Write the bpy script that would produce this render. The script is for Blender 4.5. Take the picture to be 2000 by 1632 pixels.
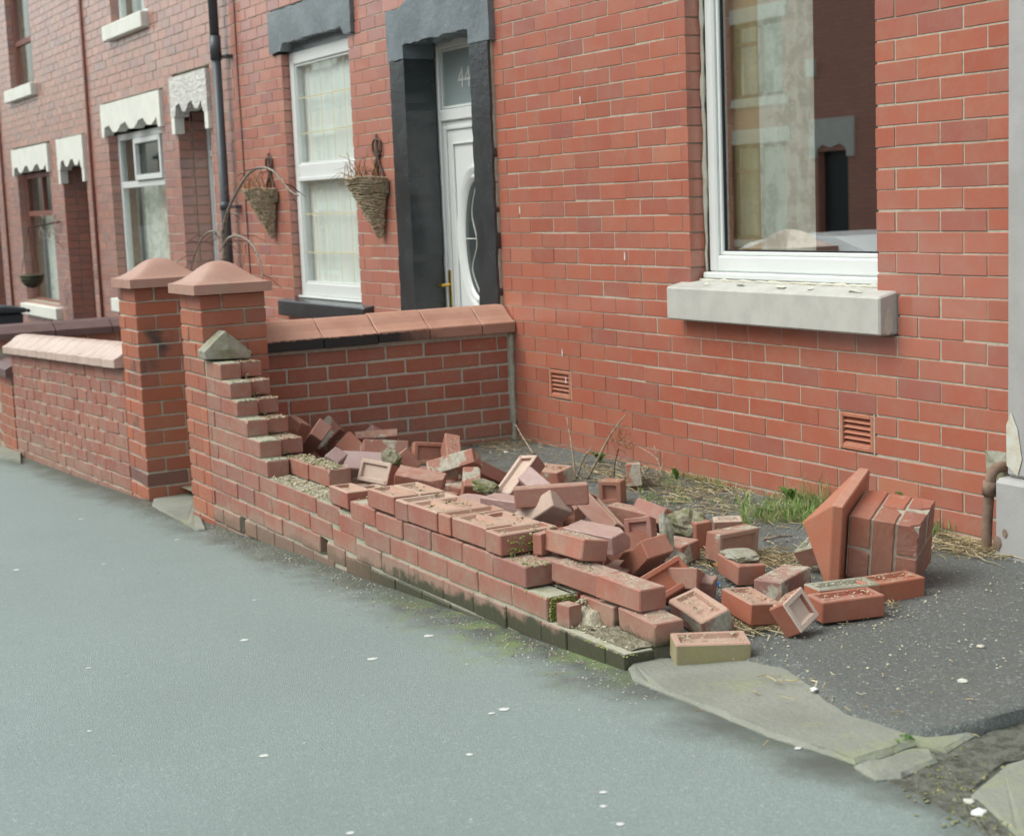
import bpy, bmesh, math, random
from mathutils import Vector, Matrix, Quaternion, noise
random.seed(7)
for o in list(bpy.data.objects): bpy.data.objects.remove(o)
SC = bpy.context.scene
COL = SC.collection
R = math.radians
# ------------------------------------------------------------------ camera (calibrated on the brick courses of the house front)
CP = Vector((7.68568, -4.19034, 0.64969)); YAW, PIT, ROL, FPX = 1.07426, 0.13476, -0.04001, 3139.9
_f = Vector((-math.sin(YAW)*math.cos(PIT), math.cos(YAW)*math.cos(PIT), -math.sin(PIT)))
_r0 = Vector((math.cos(YAW), math.sin(YAW), 0)); _u0 = _r0.cross(_f)
RT = math.cos(ROL)*_r0 + math.sin(ROL)*_u0; UP = -math.sin(ROL)*_r0 + math.cos(ROL)*_u0
cam = bpy.data.cameras.new('camera'); camo = bpy.data.objects.new('camera', cam); COL.objects.link(camo)
cam.sensor_width = 36; cam.lens = 36*FPX/2000; cam.clip_start = .1; cam.clip_end = 2000
camo.matrix_world = Matrix(((RT.x, UP.x, -_f.x, CP.x), (RT.y, UP.y, -_f.y, CP.y), (RT.z, UP.z, -_f.z, CP.z), (0, 0, 0, 1)))
cam.dof.use_dof = True; cam.dof.focus_distance = 5.6; cam.dof.aperture_fstop = 5.0
SC.camera = camo
# ------------------------------------------------------------------ sky, sun, exposure (bright overcast)
SUN_EL, SUN_AZ = R(52), R(198)      # azimuth the light comes from, counted from +y clockwise
w = bpy.data.worlds.new('World'); SC.world = w; w.use_nodes = True
wn, wl = w.node_tree.nodes, w.node_tree.links; wn.clear()
sky = wn.new('ShaderNodeTexSky'); sky.sky_type = 'NISHITA'; sky.sun_disc = False
sky.sun_elevation = SUN_EL; sky.sun_rotation = SUN_AZ; sky.air_density = 1.0; sky.dust_density = 4.0; sky.ozone_density = 1.0
hs = wn.new('ShaderNodeHueSaturation'); hs.inputs['Saturation'].default_value = .34
bg = wn.new('ShaderNodeBackground'); bg.inputs['Strength'].default_value = .15
wo = wn.new('ShaderNodeOutputWorld')
tint = wn.new('ShaderNodeMix'); tint.data_type = 'RGBA'; tint.blend_type = 'MULTIPLY'; tint.inputs[0].default_value = 1; tint.inputs[7].default_value = (.955, 1.02, .975, 1)   # greenish cast of the daylight film
wl.new(sky.outputs[0], hs.inputs['Color']); wl.new(hs.outputs[0], tint.inputs[6]); wl.new(tint.outputs[2], bg.inputs['Color']); wl.new(bg.outputs[0], wo.inputs['Surface'])
sl = bpy.data.lights.new('sun', 'SUN'); sl.energy = .6; sl.angle = R(40); sl.color = (1, .97, .92)
so = bpy.data.objects.new('sun', sl); COL.objects.link(so)
sd = Vector((math.sin(SUN_AZ)*math.cos(SUN_EL), math.cos(SUN_AZ)*math.cos(SUN_EL), math.sin(SUN_EL)))
so.rotation_euler = (-sd).to_track_quat('-Z', 'Y').to_euler(); so.location = sd*30
SC.render.engine = 'CYCLES'
SC.view_settings.view_transform = 'Standard'; SC.view_settings.look = 'None'; SC.view_settings.gamma = 1
SC.view_settings.exposure = 0.76; SC.view_settings.use_curve_mapping = False
SC.cycles.max_bounces = 6; SC.cycles.use_denoising = True
# ------------------------------------------------------------------ pixel -> place helpers (photo pixels, 2000 x 1632)
def ray(u, v): return _f + RT*((u-1000)/FPX) - UP*((v-816)/FPX)
def atx(u, v, x): d = ray(u, v); return CP + d*((x-CP.x)/d.x)
def aty(u, v, y): d = ray(u, v); return CP + d*((y-CP.y)/d.y)
def atz(u, v, z): d = ray(u, v); return CP + d*((z-CP.z)/d.z)
def proj(p):
    d = Vector(p)-CP; z = d.dot(_f)
    return (1000+FPX*d.dot(RT)/z, 816-FPX*d.dot(UP)/z, z)
def pave_z(x, y): return -.700+.0455*(x-3.9)+.012*(y+1.8)
def ground_at(u, v, off=0.):                       # a point of the pavement
    z = -.75
    for _ in range(12):
        p = atz(u, v, z); z = pave_z(p.x, p.y)+off
    return atz(u, v, z)
def yard_z(x, y): return -.652+.016*y+.006*math.sin(x*2.1+y*3)+.055*max(0, x-3.85)*min(1, max(0, -y-.2)/1.)
def yard_at(u, v, off=0.):
    z = -.66
    for _ in range(10):
        p = atz(u, v, z); z = yard_z(p.x, p.y)+off
    return atz(u, v, z)
# ------------------------------------------------------------------ materials
class NT:
    def __init__(s, name):
        s.m = bpy.data.materials.new(name); s.m.use_nodes = True
        s.n = s.m.node_tree.nodes; s.l = s.m.node_tree.links; s.n.clear()
        s.out = s.n.new('ShaderNodeOutputMaterial'); s.b = s.n.new('ShaderNodeBsdfPrincipled')
        s.l.new(s.b.outputs[0], s.out.inputs[0]); s.geo = s.n.new('ShaderNodeNewGeometry'); s.pos = s.geo.outputs['Position']
    def put(s, sock, v):
        if hasattr(v, 'is_output'): s.l.new(v, sock)
        elif isinstance(v, (tuple, list)): sock.default_value = tuple(v)+((1,) if len(v) == 3 and len(sock.default_value) == 4 else ())
        else: sock.default_value = v
    def math(s, op, a, b=0., c=0., clamp=False):
        x = s.n.new('ShaderNodeMath'); x.operation = op; x.use_clamp = clamp
        s.put(x.inputs[0], a); s.put(x.inputs[1], b); s.put(x.inputs[2], c); return x.outputs[0]
    def noise(s, scale, detail=3, rough=.55, vec=None, dim='3D'):
        x = s.n.new('ShaderNodeTexNoise'); x.inputs['Scale'].default_value = scale; x.inputs['Detail'].default_value = detail
        x.inputs['Roughness'].default_value = rough; s.l.new(vec if vec is not None else s.pos, x.inputs['Vector']); return x.outputs['Fac']
    def voro(s, scale, vec=None):
        x = s.n.new('ShaderNodeTexVoronoi'); x.inputs['Scale'].default_value = scale; s.l.new(vec if vec is not None else s.pos, x.inputs['Vector']); return x
    def ss(s, v, a, b, lo=0., hi=1.):
        x = s.n.new('ShaderNodeMapRange'); x.interpolation_type = 'SMOOTHSTEP'; s.put(x.inputs['Value'], v)
        x.inputs['From Min'].default_value = a; x.inputs['From Max'].default_value = b; x.inputs['To Min'].default_value = lo; x.inputs['To Max'].default_value = hi
        return x.outputs[0]
    def ramp(s, fac, stops):
        x = s.n.new('ShaderNodeValToRGB'); e = x.color_ramp.elements
        while len(e) < len(stops): e.new(.5)
        for el, (p, c) in zip(e, stops): el.position = p; el.color = tuple(c)+(1,)
        s.put(x.inputs[0], fac); return x.outputs[0]
    def mix(s, f, a, b, mode='MIX'):
        x = s.n.new('ShaderNodeMix'); x.data_type = 'RGBA'; x.blend_type = mode
        s.put(x.inputs[0], f); s.put(x.inputs[6], a); s.put(x.inputs[7], b); return x.outputs[2]
    def sep(s, v):
        x = s.n.new('ShaderNodeSeparateXYZ'); s.l.new(v, x.inputs[0]); return x.outputs
    def rnd(s):
        oi = s.n.new('ShaderNodeObjectInfo')
        return s.math('FRACT', s.math('ADD', s.math('MULTIPLY', oi.outputs['Random'], 7.31), s.geo.outputs['Random Per Island']))
    def bump(s, h, strength=.3, dist=.01):
        x = s.n.new('ShaderNodeBump'); x.inputs['Strength'].default_value = strength; x.inputs['Distance'].default_value = dist
        s.put(x.inputs['Height'], h); s.l.new(x.outputs[0], s.b.inputs['Normal'])
    def fin(s, col, rough=.6, spec=.5, metal=0.):
        s.put(s.b.inputs['Base Color'], col); s.put(s.b.inputs['Roughness'], rough)
        s.b.inputs['Specular IOR Level'].default_value = spec; s.b.inputs['Metallic'].default_value = metal
        return s.m

RED = [(0, (.345, .098, .062)), (.12, (.41, .122, .074)), (.35, (.365, .115, .08)), (.55, (.415, .132, .082)), (.75, (.38, .105, .065)), (.9, (.315, .106, .084)), (1, (.45, .155, .095))]
WALLRED = [(0, (.29, .10, .07)), (.25, (.36, .125, .086)), (.5, (.315, .11, .08)), (.75, (.375, .135, .092)), (1, (.28, .11, .085))]
PIERRED = [(0, (.36, .105, .055)), (.3, (.42, .125, .064)), (.55, (.33, .096, .056)), (.8, (.44, .145, .074)), (1, (.30, .095, .06))]
DARKRED = [(0, (.29, .092, .056)), (.3, (.36, .11, .062)), (.6, (.31, .10, .066)), (1, (.39, .122, .07))]
def brickmat(name, stops, algae=0., soot=0., dust=0., rough=.5, zlow=None, speck=.3, spec=.5, white=0., mortar=0.):
    t = NT(name); r = t.rnd(); c = t.ramp(r, stops)
    n1 = t.noise(7, 4); c = t.mix(t.ss(n1, .3, .75, .0, .55 if rough > .4 else .3), c, t.mix(.5, c, (.30, .12, .095)))
    n2 = t.noise(230, 2, .7); c = t.mix(t.ss(n2, .42, .75, 0., speck), c, (.17, .07, .05))
    n3 = t.noise(170, 2, .7); c = t.mix(t.ss(n3, .62, .8, 0., speck), c, (.55, .30, .22))
    if soot:
        s = t.math('MULTIPLY', t.ss(t.noise(3.3, 5, .62), .54, .72), t.ss(r, .35, .8, .15, 1.)); c = t.mix(t.math('MULTIPLY', s, soot), c, (.035, .034, .036))
    if dust:
        nz = t.sep(t.geo.outputs['Normal'])[2]
        d = t.math('MULTIPLY', t.ss(t.noise(26, 4, .65), .3, .7, .25, 1.), t.math('MULTIPLY', t.ss(nz, .8, .97), dust)); c = t.mix(d, c, (.50, .40, .33))
    if algae:
        a = t.ss(t.math('ADD', t.noise(6.5, 6, .7), t.math('MULTIPLY', t.noise(60, 3), .22)), .46, .86)
        if zlow == 'pave':                      # green-grey film on the courses just above the pavement
            sx = t.sep(t.pos); hp = t.math('ADD', t.math('SUBTRACT', sx[2], t.math('MULTIPLY', sx[0], .0455)), .8775)
            a = t.math('ADD', a, t.ss(t.math('ADD', hp, t.math('MULTIPLY', t.noise(7, 4), .12)), .21, .10, 0., 1.1), clamp=True)
        elif zlow: a = t.math('ADD', a, t.ss(t.math('ADD', t.sep(t.pos)[2], t.math('MULTIPLY', t.noise(9, 4), .16)), zlow[1]+.08, zlow[0]+.08, 0., .8), clamp=True)
        c = t.mix(t.math('MULTIPLY', a, algae), c, t.ramp(t.noise(15, 4), [(.3, (.25, .245, .19)), (.55, (.33, .315, .25)), (.75, (.24, .25, .14))]))
        if zlow == 'pave':                      # black-green moss growing up from the ground
            kx = t.math('MULTIPLY', t.ss(sx[0], 1.5, 2.4), 1.); c = t.mix(t.math('MULTIPLY', t.ss(t.math('ADD', hp, t.math('MULTIPLY', t.noise(11, 5, .7), .16)), .165, .125), t.math('ADD', t.math('MULTIPLY', kx, .6), .35)), c, (.045, .05, .028))
    if mortar:                                  # cement still sticking to the faces
        mk = t.ss(t.math('ADD', t.noise(9, 5, .6), t.math('MULTIPLY', r, .12)), .56, .62); c = t.mix(t.math('MULTIPLY', mk, mortar), c, t.ramp(t.noise(70, 3), [(.3, (.30, .28, .21)), (.7, (.50, .47, .39))]))
    if white:
        c = t.mix(t.math('MULTIPLY', t.ss(t.noise(17, 5, .7), .6, .72), white), c, (.55, .52, .47))
    t.bump(t.math('ADD', t.noise(90, 4, .6), t.math('MULTIPLY', t.noise(14, 3), .6)), .2 if rough > .4 else .035, .004)
    return t.fin(c, t.ss(t.noise(40, 3), .3, .7, rough-.06, rough+.1) if rough > .4 else rough, spec)
LOOSE = [(0, (.37, .118, .068)), (.2, (.29, .122, .088)), (.4, (.40, .148, .09)), (.6, (.27, .12, .098)), (.8, (.38, .125, .073)), (1, (.33, .142, .10))]
MAT = {}
MAT['brick'] = brickmat('facade brick', RED, rough=.2, speck=.06, algae=.2, zlow=(-.72, -.5), white=.06, spec=1.)
MAT['brick44'] = brickmat('facade brick next door', [(p, (c[0]*1.1, c[1]*1.5, c[2]*1.75)) for p, c in RED], rough=.2, speck=.06, spec=1.)
MAT['brick_far'] = brickmat('far house brick', [(0, (.38, .19, .155)), (.3, (.43, .21, .165)), (.55, (.34, .19, .175)), (.75, (.46, .235, .18)), (.92, (.31, .19, .18)), (1, (.42, .25, .21))], rough=.2, speck=.06, spec=1.)
MAT['wall'] = brickmat('garden wall brick', WALLRED, algae=.42, zlow='pave', dust=.8, rough=.5, white=.12)
MAT['farwall'] = brickmat('far garden wall brick', WALLRED, algae=.35, zlow=(-1.0, -.8), white=.5, soot=.3, rough=.55)
MAT['pier'] = brickmat('pier brick', PIERRED, algae=.2, soot=.35, rough=.5, dust=.4)
MAT['pierfar'] = brickmat('far pier brick', PIERRED, algae=.06, soot=.9, rough=.5, white=.1)
MAT['side'] = brickmat('side wall brick', DARKRED, algae=.22, zlow=(-.66, -.35), soot=.35, rough=.62, white=.3)
MAT['loose'] = brickmat('loose brick', LOOSE, algae=.34, soot=.35, dust=.5, rough=.55, white=.2)
MAT['loosemortar'] = brickmat('loose brick with old mortar', LOOSE, algae=.3, soot=.3, dust=.4, rough=.65, mortar=.9)
MAT['burnt'] = brickmat('burnt brick', [(0, (.16, .08, .065)), (.5, (.22, .09, .065)), (1, (.13, .08, .075))], rough=.5, soot=.5)
MAT['blue'] = brickmat('blue-burnt brick', [(0, (.34, .24, .24)), (.5, (.42, .27, .24)), (1, (.29, .27, .29))], dust=.3, rough=.5)
MAT['green'] = brickmat('algae covered brick', [(0, (.29, .275, .13)), (1, (.33, .30, .15))], algae=.5, rough=.8)
MAT['bed'] = brickmat('brick bed face', [(0, (.42, .25, .18)), (.4, (.50, .34, .26)), (.7, (.38, .20, .14)), (1, (.52, .38, .30))], dust=.3, rough=.85, speck=.25, white=.3, algae=.12)
MAT['bedpale'] = brickmat('limed brick bed face', [(0, (.52, .40, .33)), (1, (.58, .46, .38))], rough=.9, white=.5)
def simple(name, col, rough=.6, spec=.5, var=.12, nscale=12, bump=.1, bscale=120, bdist=.003, metal=0., col2=None, lo=.35, hi=.7):
    t = NT(name); c2 = col2 or tuple(x*(1-var*2) for x in col)
    c = t.mix(t.ss(t.noise(nscale, 5, .62), lo, hi), col, c2)
    if bump: t.bump(t.noise(bscale, 3, .6), bump, bdist)
    return t.fin(c, rough, spec, metal)
MAT['mortar'] = simple('mortar', (.42, .385, .31), .9, .3, .15, 30, .5, 160, col2=(.32, .29, .225))
MAT['mortar_pale'] = simple('pale mortar', (.52, .50, .43), .9, .3, .15, 30, .5, 160, col2=(.40, .385, .32))
MAT['mortar_dark'] = simple('mossy mortar', (.39, .38, .30), .9, .3, .2, 14, .6, 120, col2=(.24, .25, .13), lo=.5, hi=.72)
MAT['cream'] = simple('cream painted stone', (.72, .72, .66), .6, .4, .05, 6, .15, 60)
MAT['roughcream'] = simple('rough cream render', (.72, .71, .67), .8, .3, .1, 20, 1., 45, .03)
MAT['upvc'] = simple('white plastic', (.66, .68, .67), .32, .5, .02, 5, 0)
MAT['sillgrey'] = simple('grey painted stone', (.475, .46, .425), .6, .4, .06, 9, .12, 70, col2=(.40, .39, .36))
MAT['flake'] = simple('bare flaked paint', (.54, .55, .49), .8, .3, .1, 30, .4, 60, col2=(.50, .44, .34))
MAT['stonegrey'] = simple('grey painted pilaster', (.37, .36, .355), .65, .4, .06, 6, .3, 90, col2=(.32, .31, .305))
MAT['brownpaint'] = simple('brown painted timber', (.20, .075, .055), .5, .5, .1, 12, .1)
MAT['dark'] = simple('dark interior', (.035, .035, .033), .9, .2, .1, 3, 0)
MAT['room'] = simple('room wall', (.16, .13, .09), .9, .2, .1, 3, 0)
MAT['pipe'] = simple('dark grey pipe', (.055, .065, .075), .42, .5, .1, 8, .05)
MAT['rust'] = simple('rusty painted pipe', (.25, .17, .125), .75, .4, .2, 30, .4, 90, col2=(.16, .10, .07))
MAT['terra'] = brickmat('terracotta cap', [(0, (.43, .245, .19)), (1, (.46, .27, .21))], algae=.2, soot=.14, rough=.45)
MAT['terrafar'] = simple('glazed pink coping', (.58, .44, .38), .36, .6, .1, 9, .1, 60, col2=(.49, .35, .29))
MAT['capred'] = brickmat('fired red cap', [(0, (.44, .15, .085)), (1, (.47, .165, .095))], algae=.22, soot=.2, rough=.5, dust=.3)
MAT['browncoping'] = simple('brown coping', (.15, .09, .085), .5, .5, .1, 9, .1)
MAT['gold'] = simple('brass', (.62, .42, .10), .3, .5, .05, 9, 0, metal=.9)
MAT['goldlead'] = simple('gold lead strip', (.55, .48, .28), .5, .5, .05, 9, 0)
MAT['lead'] = simple('silver lead strip', (.55, .56, .55), .4, .5, .05, 9, 0)
MAT['rubber'] = simple('black gasket', (.02, .02, .022), .5, .4, .05, 9, 0)
MAT['iron'] = simple('rusted iron', (.10, .06, .045), .7, .4, .2, 40, .3)
MAT['wicker'] = simple('weathered wicker', (.46, .385, .27), .8, .3, .3, 60, .5, 150, col2=(.25, .20, .13), lo=.4, hi=.6)
MAT['twig'] = simple('bare twig', (.30, .25, .21), .8, .3, .3, 50, .2)
MAT['deadtwig'] = simple('dead stem', (.48, .40, .29), .8, .3, .3, 50, .2)
MAT['curtain'] = simple('ochre curtain', (.66, .55, .32), .9, .2, .1, 4, 0)
MAT['net'] = simple('net curtain', (.80, .83, .75), .9, .2, .12, 14, 0, col2=(.60, .63, .55), lo=.45, hi=.6)
MAT['blind'] = simple('pale curtain', (.86, .90, .86), .9, .2, .03, 5, 0)
MAT['concrete'] = simple('old concrete', (.33, .32, .27), .9, .3, .2, 14, .6, 60, .008, col2=(.22, .21, .13))
MAT['darkbasket'] = simple('dark mossy basket', (.10, .105, .07), .9, .3, .2, 30, .5, 120, col2=(.05, .05, .03))
MAT['binplastic'] = simple('dark bin plastic', (.03, .04, .05), .45, .5, .1, 5, 0)
MAT['bluefoil'] = simple('blue wrapper', (.05, .25, .62), .35, .5, .2, 60, .3, 200, .004)
MAT['white'] = simple('white litter', (.8, .8, .78), .6, .4, .05, 20, 0)
MAT['gum'] = simple('trodden gum', (.62, .63, .60), .7, .3, .08, 60, 0)
MAT['leafdead'] = simple('dead leaf', (.30, .15, .06), .8, .3, .2, 40, .2)
def blackstone(name='black painted stone', k=1.):
    t = NT(name)
    c = t.mix(t.ss(t.noise(5, 4), .35, .7), (.021*k, .026*k, .029*k), (.032*k, .038*k, .042*k))
    c = t.mix(t.ss(t.noise(70, 3), .68, .76, 0, .3), c, (.22, .22, .21))
    t.bump(t.math('ADD', t.noise(26, 5, .65), t.math('MULTIPLY', t.noise(150, 2), .3)), .3, .008)
    return t.fin(c, t.ss(t.noise(9, 3), .35, .7, .16, .28), .8)
MAT['blackstone'] = blackstone(); MAT['sheenstone'] = blackstone('black stone with painted sky sheen', 4.6)  # lintel copy: sky sheen on the black paint put into a lighter colour
def blackedge():
    t = NT('coping with blackened edge'); z = t.sep(t.pos)[2]
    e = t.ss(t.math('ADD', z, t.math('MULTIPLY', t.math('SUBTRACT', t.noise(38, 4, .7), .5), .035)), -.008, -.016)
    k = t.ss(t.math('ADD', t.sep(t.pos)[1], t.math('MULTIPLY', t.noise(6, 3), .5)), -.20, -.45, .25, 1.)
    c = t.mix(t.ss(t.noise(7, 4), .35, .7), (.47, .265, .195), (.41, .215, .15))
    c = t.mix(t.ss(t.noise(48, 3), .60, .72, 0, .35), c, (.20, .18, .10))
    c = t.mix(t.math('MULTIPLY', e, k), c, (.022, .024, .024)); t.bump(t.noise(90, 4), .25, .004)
    return t.fin(c, .62, .45)
MAT['coping'] = blackedge()
def asphalt(name, base, dark, light, algae=0., bump=.5, wall=False, rough=.72, grain=.3):
    t = NT(name); c = t.mix(t.ss(t.noise(1.1, 5, .6), .3, .72), base, tuple(x*.9 for x in base))
    v = t.voro(210); c = t.mix(t.ss(v.outputs['Distance'], .15, .62, 0., .45), c, dark)
    c = t.mix(t.ss(t.noise(330, 2, .6), .60, .75, 0, .55), c, light)
    c = t.mix(t.ss(t.noise(18, 5, .7), .58, .76, 0, .3), c, dark)
    c = t.mix(t.ss(t.noise(95, 3, .75), .45, .62, 0, grain), c, dark); c = t.mix(t.ss(t.noise(75, 3, .75), .56, .70, 0, grain), c, light)
    y = t.sep(t.pos)[1]
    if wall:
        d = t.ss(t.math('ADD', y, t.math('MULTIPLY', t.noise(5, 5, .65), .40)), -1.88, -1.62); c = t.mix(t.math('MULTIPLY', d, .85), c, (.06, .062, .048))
        g = t.math('MULTIPLY', t.ss(t.math('ADD', y, t.math('MULTIPLY', t.noise(2.6, 4), .7)), -1.76, -1.50), t.ss(t.noise(7, 4), .42, .62)); g = t.math('MULTIPLY', g, t.math('MULTIPLY', t.ss(t.sep(t.pos)[0], 2.3, 3.0, .12, 1.), t.ss(t.sep(t.pos)[0], 3.6, 4.2, 1., .1))); c = t.mix(t.math('MULTIPLY', g, .7), c, (.19, .27, .08))
    if algae: c = t.mix(t.ss(t.noise(4, 5, .65), .52, .72, 0., algae), c, (.14, .15, .08))
    t.bump(t.math('ADD', t.math('MULTIPLY', v.outputs['Distance'], -.7), t.noise(420, 2)), bump, .004)
    return t.fin(c, rough, .5)
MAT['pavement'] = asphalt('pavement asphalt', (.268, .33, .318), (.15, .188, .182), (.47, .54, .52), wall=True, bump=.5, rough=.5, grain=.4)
MAT['yard'] = asphalt('yard asphalt', (.165, .176, .165), (.065, .07, .067), (.58, .60, .56), algae=.2, bump=.9, grain=.5)
MAT['road'] = asphalt('road asphalt', (.10, .105, .105), (.04, .04, .04), (.2, .2, .2), bump=.6)
def slabmat():
    t = NT('worn stone slab'); c = t.mix(t.ss(t.noise(3, 5), .35, .7), (.255, .262, .225), (.20, .205, .175))
    c = t.mix(t.ss(t.noise(120, 3), .58, .72, 0, .4), c, (.40, .38, .31)); c = t.mix(t.ss(t.noise(5.5, 5, .65), .5, .68, 0, .6), c, (.27, .29, .17))
    t.bump(t.math('ADD', t.noise(60, 4), t.math('MULTIPLY', t.noise(7, 3), .8)), .4, .012); return t.fin(c, .85, .3)
MAT['slab'] = slabmat()
MAT['dampsoil'] = simple('damp soil', (.14, .14, .115), .8, .4, .2, 30, 1., 60, .012, col2=(.055, .057, .042))
MAT['mosslump'] = simple('mossy old mortar', (.27, .25, .18), .95, .2, .2, 22, .8, 70, .01, col2=(.13, .14, .06), lo=.45, hi=.6)
MAT['soil'] = simple('soil and mortar grit', (.27, .24, .18), .95, .2, .2, 40, 1., 70, .012, col2=(.13, .12, .075))
def crumbs(name, stops):
    t = NT(name); c = t.ramp(t.geo.outputs['Random Per Island'], stops); c = t.mix(t.ss(t.noise(120, 2), .4, .7, 0, .35), c, (.2, .18, .12)); return t.fin(c, .9, .3)
MAT['dustbed'] = simple('mortar dust', (.50, .45, .35), .95, .2, .2, 50, 1., 110, .008, col2=(.36, .32, .23))
MAT['crumb'] = crumbs('mortar crumbs', [(0, (.52, .47, .35)), (.35, (.40, .34, .23)), (.6, (.56, .52, .42)), (.8, (.27, .25, .15)), (1, (.45, .38, .28))])
MAT['mosscrumb'] = crumbs('mossy crumbs', [(0, (.16, .17, .06)), (.4, (.28, .26, .13)), (.7, (.12, .13, .04)), (1, (.42, .38, .26))])
MAT['greenmoss'] = crumbs('yellow-green moss', [(0, (.20, .24, .05)), (.4, (.30, .33, .08)), (.7, (.14, .17, .04)), (1, (.38, .36, .14))])
MAT['straw'] = crumbs('straw and stalks', [(0, (.52, .42, .25)), (.4, (.42, .33, .19)), (.7, (.60, .51, .34)), (1, (.30, .22, .12))])
MAT['grit'] = crumbs('loose grit', [(0, (.5, .5, .46)), (.4, (.25, .24, .20)), (.7, (.38, .36, .30)), (.9, (.35, .14, .09)), (1, (.62, .62, .58))])
def leaf(name, stops):
    t = NT(name); c = t.ramp(t.geo.outputs['Random Per Island'], stops); t.b.inputs['Subsurface Weight'].default_value = 0
    tr = t.n.new('ShaderNodeBsdfTranslucent'); t.put(tr.inputs[0], c); mx = t.n.new('ShaderNodeMixShader'); mx.inputs[0].default_value = .3
    t.l.new(t.b.outputs[0], mx.inputs[1]); t.l.new(tr.outputs[0], mx.inputs[2]); t.l.new(mx.outputs[0], t.out.inputs[0]); return t.fin(c, .5, .4)
MAT['grass'] = leaf('grass blade', [(0, (.14, .25, .06)), (.35, (.24, .36, .11)), (.65, (.33, .42, .18)), (.85, (.45, .43, .22)), (1, (.55, .48, .28))])
MAT['weed'] = leaf('weed leaf', [(0, (.07, .16, .035)), (.5, (.12, .24, .05)), (1, (.17, .28, .08))])
def glass(name, base=.3, tint=(1, 1, 1)):
    t = NT(name); t.n.remove(t.b); g = t.n.new('ShaderNodeBsdfGlossy'); g.inputs['Roughness'].default_value = .003; g.inputs['Color'].default_value = (.95, .97, .96, 1)
    tr = t.n.new('ShaderNodeBsdfTransparent'); tr.inputs[0].default_value = tuple(tint)+(1,)
    dp = t.n.new('ShaderNodeVectorMath'); dp.operation = 'DOT_PRODUCT'; t.l.new(t.geo.outputs['Normal'], dp.inputs[0]); t.l.new(t.geo.outputs['Incoming'], dp.inputs[1])
    g1 = t.math('POWER', t.math('SUBTRACT', 1., t.math('ABSOLUTE', dp.outputs['Value']), clamp=True), 5.); fr_ = t.math('ADD', t.math('MULTIPLY', g1, .5), base); mx = t.n.new('ShaderNodeMixShader')
    t.l.new(t.math('MULTIPLY', fr_, 1., clamp=True), mx.inputs[0]); t.l.new(tr.outputs[0], mx.inputs[1]); t.l.new(g.outputs[0], mx.inputs[2]); t.l.new(mx.outputs[0], t.out.inputs[0]); return t.m
MAT['glass'] = glass('coated window glass', .30, (.96, .97, .965)); MAT['glass44'] = glass('window glass', .11, (.97, .98, .975)); MAT['glassdark'] = glass('dim window glass', .12, (.88, .90, .89))
def frosted():
    t = NT('frosted glass'); t.b.inputs['Roughness'].default_value = .35; return t.fin(t.mix(t.noise(200, 2), (.20, .25, .25), (.27, .32, .32)), .3, .6)
MAT['frosted'] = frosted(); MAT['darkglass'] = simple('dark door glass', (.05, .06, .06), .12, .6, .1, 9, 0)
def farbrick(name, a, b):
    t = NT(name); tc = t.n.new('ShaderNodeTexCoord'); mp = t.n.new('ShaderNodeMapping'); mp.inputs['Rotation'].default_value = (R(-90), 0, 0)
    t.l.new(tc.outputs['Object'], mp.inputs[0]); x = t.n.new('ShaderNodeTexBrick'); t.l.new(mp.outputs[0], x.inputs['Vector'])
    x.inputs['Color1'].default_value = a+(1,); x.inputs['Color2'].default_value = b+(1,); x.inputs['Mortar'].default_value = (.3, .26, .21, 1); x.inputs['Scale'].default_value = 1
    x.inputs['Brick Width'].default_value = .233; x.inputs['Row Height'].default_value = .0787; x.inputs['Mortar Size'].default_value = .006; return t.fin(x.outputs[0], .6)
MAT['opp'] = farbrick('brick of the houses opposite', (.62, .27, .19), (.55, .23, .17))
MAT['roof'] = simple('slate roof', (.09, .095, .105), .6, .5, .2, 9, .3)
MAT['carpaint'] = simple('white car paint', (.75, .77, .78), .18, .5, .01, 3, 0)
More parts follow.
